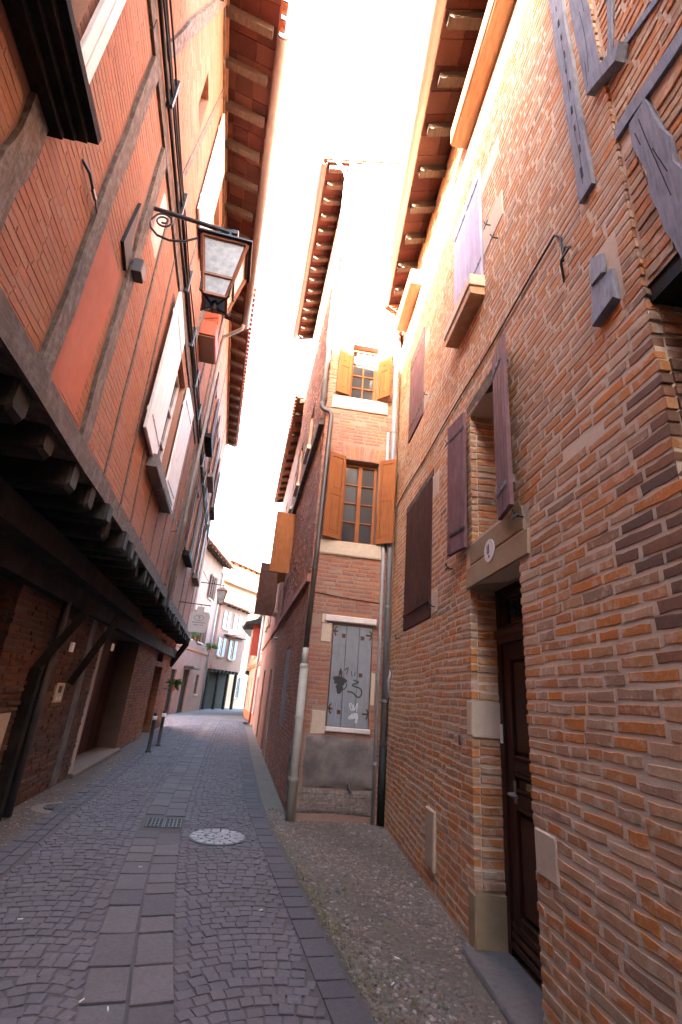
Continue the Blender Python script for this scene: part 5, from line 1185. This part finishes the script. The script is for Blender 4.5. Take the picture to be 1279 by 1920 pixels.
MB(LW).box(4.12, 4.18, 5.52, 6.46, .0, .03).build('wall_bar', 'black_iron', sl_)
MB(F4).tube([(.02, 6.385, 0), (.5, 6.35, 0), (.92, 6.31, 0)], [.024, .024, .030], 10).build('arm', 'black_iron', sl_)
MB(F4).tube([(.88, 6.31, 0), (.95, 6.31, 0)], .048, 10).build('arm_end', 'black_iron', sl_)
sc = MB(F4); sc.tube([(.03, 6.20, 0), (.06, 6.10, 0), (.14, 6.02, 0), (.27, 5.99, 0), (.42, 6.03, 0), (.55, 6.13, 0), (.66, 6.22, 0), (.74, 6.30, 0)], .013, 7); sc.build('scroll', 'black_iron', sl_)
pts = [(.03, 6.20, 0)]
for k in range(26):
    a = math.pi * .75 - k / 25 * 3.4 * math.pi; rr = .105 * (1 - k / 34); pts.append((.16 + rr * math.cos(a), 6.24 + rr * math.sin(a), 0))
MB(F4).tube(pts, .011, 6).build('scroll', 'black_iron', sl_)
pts = []
for k in range(18):
    a = math.pi * .5 + k / 17 * 2.8 * math.pi; rr = .055 * (1 - k / 26); pts.append((.78 + rr * math.cos(a), 6.25 + rr * math.sin(a), 0))
MB(F4).tube(pts, .010, 6).build('scroll', 'black_iron', sl_)
lantern(sl_, F4.P(.865, 6.16, 0), LW.n, LW.u, .93, None)
s2 = thing('street_lamp', 'orange capped lantern hanging from a thin arm beyond the ochre brick house', 'street lamp', (-5.5, 20.2, 4.7))
lantern(s2, (-4.66, 20.1, 5.48), LW.n, LW.u, .75, None)
MB().tube([(-5.62, 20.15, 5.62), (-5.1, 20.12, 5.60), (-4.66, 20.1, 5.56)], .02, 8, frame=False).build('arm', 'black_iron', s2)
MB().tube([(-5.62, 20.15, 6.1), (-5.3, 20.13, 5.65)], .012, 6, frame=False).build('stay', 'black_iron', s2)
# hanging sign
hs = thing('hanging_sign', 'pale hanging shop sign with an oval emblem on an iron bracket', 'sign', (-4.4, 14, 2.95))
SF = Fr((-3.77, 14.0, 2.97), (1, .06, 0), (.06, -1, 0))
poly = [(-.22, 0), (.20, 0), (.24, .05), (.27, .20), (.30, .46), (.25, .56), (.10, .58), (.10, .72), (-.10, .72), (-.10, .58), (-.24, .56), (-.28, .44), (-.27, .2), (-.26, .05)]
sg = MB(SF).prism(poly, -.015, .015).build('board', 'sign_board', hs)
def ellipse(cx_, cy_, a, b): return [(cx_ + a * math.cos(t_), cy_ + b * math.sin(t_)) for t_ in np.linspace(0, 2 * math.pi, 13)]
stroke(SF, ellipse(0, .40, .13, .075), .014, .016, 'ink_grey', sg, 'emblem_ring')
stroke(SF, [(-.03, .40), (0, .44), (.03, .40), (0, .36)], .02, .016, 'ink_grey', sg, 'emblem_mark')
for v, a, b in ((.27, -.17, .19), (.20, -.12, .02), (.20, .05, .14)):
    x = a
    while x < b: MB(SF).box(x, min(x + .022, b), v - .014, v + .012, .0155, .017).build('lettering', 'ink_grey', sg); x += .034
MB().tube([(-4.42, 14.0, 3.78), (-3.5, 14.03, 3.74)], .014, 6, frame=False).build('bracket', 'black_iron', hs)
MB().tube([(-3.77, 14.0, 3.69), (-3.77, 14.0, 3.75)], .012, 6, frame=False).build('hanger', 'black_iron', hs)
# round red and white sign by the far house
rs = thing('projecting_sign', 'red and white projecting sign on the small ochre house', 'sign', (-7.6, 38.0, 5.1))
RF = Fr((-7.55, 37.95, 5.4), (1, .1, 0), (.1, -1, 0))
MB(RF).box(-.25, .27, -.02, .30, -.04, .04).build('panel', 'white_plastic', rs); MB(RF).box(-.25, .27, -.24, -.021, -.04, .04).build('red_band', 'red_paint', rs); MB(RF).tube([(-.6, .1, 0), (-.25, .1, 0)], .02, 6).build('bracket', 'black_iron', rs)
# bollards
for i, (x, y) in enumerate(((-4.10, 12.91), (-4.31, 14.29))):
    bl = thing('bollard', ['dark street bollard with a white band, beside the dark doorway', 'dark street bollard with a white band, farther past the dark doorway'][i], 'bollard', (x, y, 0), 'bollards by the left house')
    MB().lathe((x, y, -.01), [(.075, 0), (.075, .03), (.045, .05), (.042, .70), (.042, .72)], 16).build('post', 'black_iron', bl, smooth=True)
    MB().lathe((x, y, .71), [(.052, 0), (.056, .015), (.056, .075), (.052, .09)], 16).build('white_band', 'white_plastic', bl, smooth=True)
    MB().lathe((x, y, .80), [(.044, 0), (.044, .04), (.03, .07), (.0, .075)], 16).build('cap', 'black_iron', bl, smooth=True)
# potted plants
def plant(c, r_, n, label, pot=True, hang=False):
    c = np.array(c, float); p = thing('potted_plant', label, 'plant', c, 'plants on the house fronts')
    if pot: MB().lathe(c, [(.07, 0), (.10, .16), (.11, .16), (.11, .18), (.0, .17)], 14).build('pot', 'terracotta', p)
    for k in range(n):
        a = rng.uniform(0, 6.28); el = rng.uniform(-.2, 1.2); l = r_ * rng.uniform(.5, 1); d = np.array([math.cos(a) * math.cos(el), math.sin(a) * math.cos(el), math.sin(el)]); s_ = np.cross(d, Z3); s_ /= np.linalg.norm(s_) + 1e-6
        b = c + Z3 * .17; m_ = b + d * l * .6 + Z3 * .05; tip = b + d * l - Z3 * .10 * rng.uniform(0, 1.5); w_ = .022
        MB().raw([b, m_ + s_ * w_, tip, m_ - s_ * w_], [(0, 1, 2), (0, 2, 3)], False).build('leaf', 'leaf', p)
plant((-4.80, 16.3, 1.35), .35, 40, 'small leafy plant in a pot hung beside the dark doorway')
plant((-7.9, 29.2, 4.0), .5, 40, 'trailing plant on the salmon pink front below the dark shutters')
plant((-7.95, 33.8, 3.8), .6, 50, 'bushy plant on the salmon pink front beside its downpipe')
mb = MB(); mb.tube([(-5.1, 16.35, 1.4), (-4.8, 16.3, 1.36)], .012, 5, frame=False); mb.build('plant_bracket', 'black_iron', None, label='iron bracket holding the pot beside the dark doorway', cat='bracket')

# ------------------------------------------------------------------ unseen house added behind the camera to shut out bright horizon sky
far_house('rendered_house', 'unseen salmon rendered house added behind the camera to block horizon light', (-7, -15), (9, -13), -1, 0, 9.0, 'salmon_plaster', [(5, 6, 3, 5, 'w'), (9, 10, 3, 5, 'w'), (7, 8.2, -.1, 2.3, 'd')], shut='brown_paint', tiles=False)
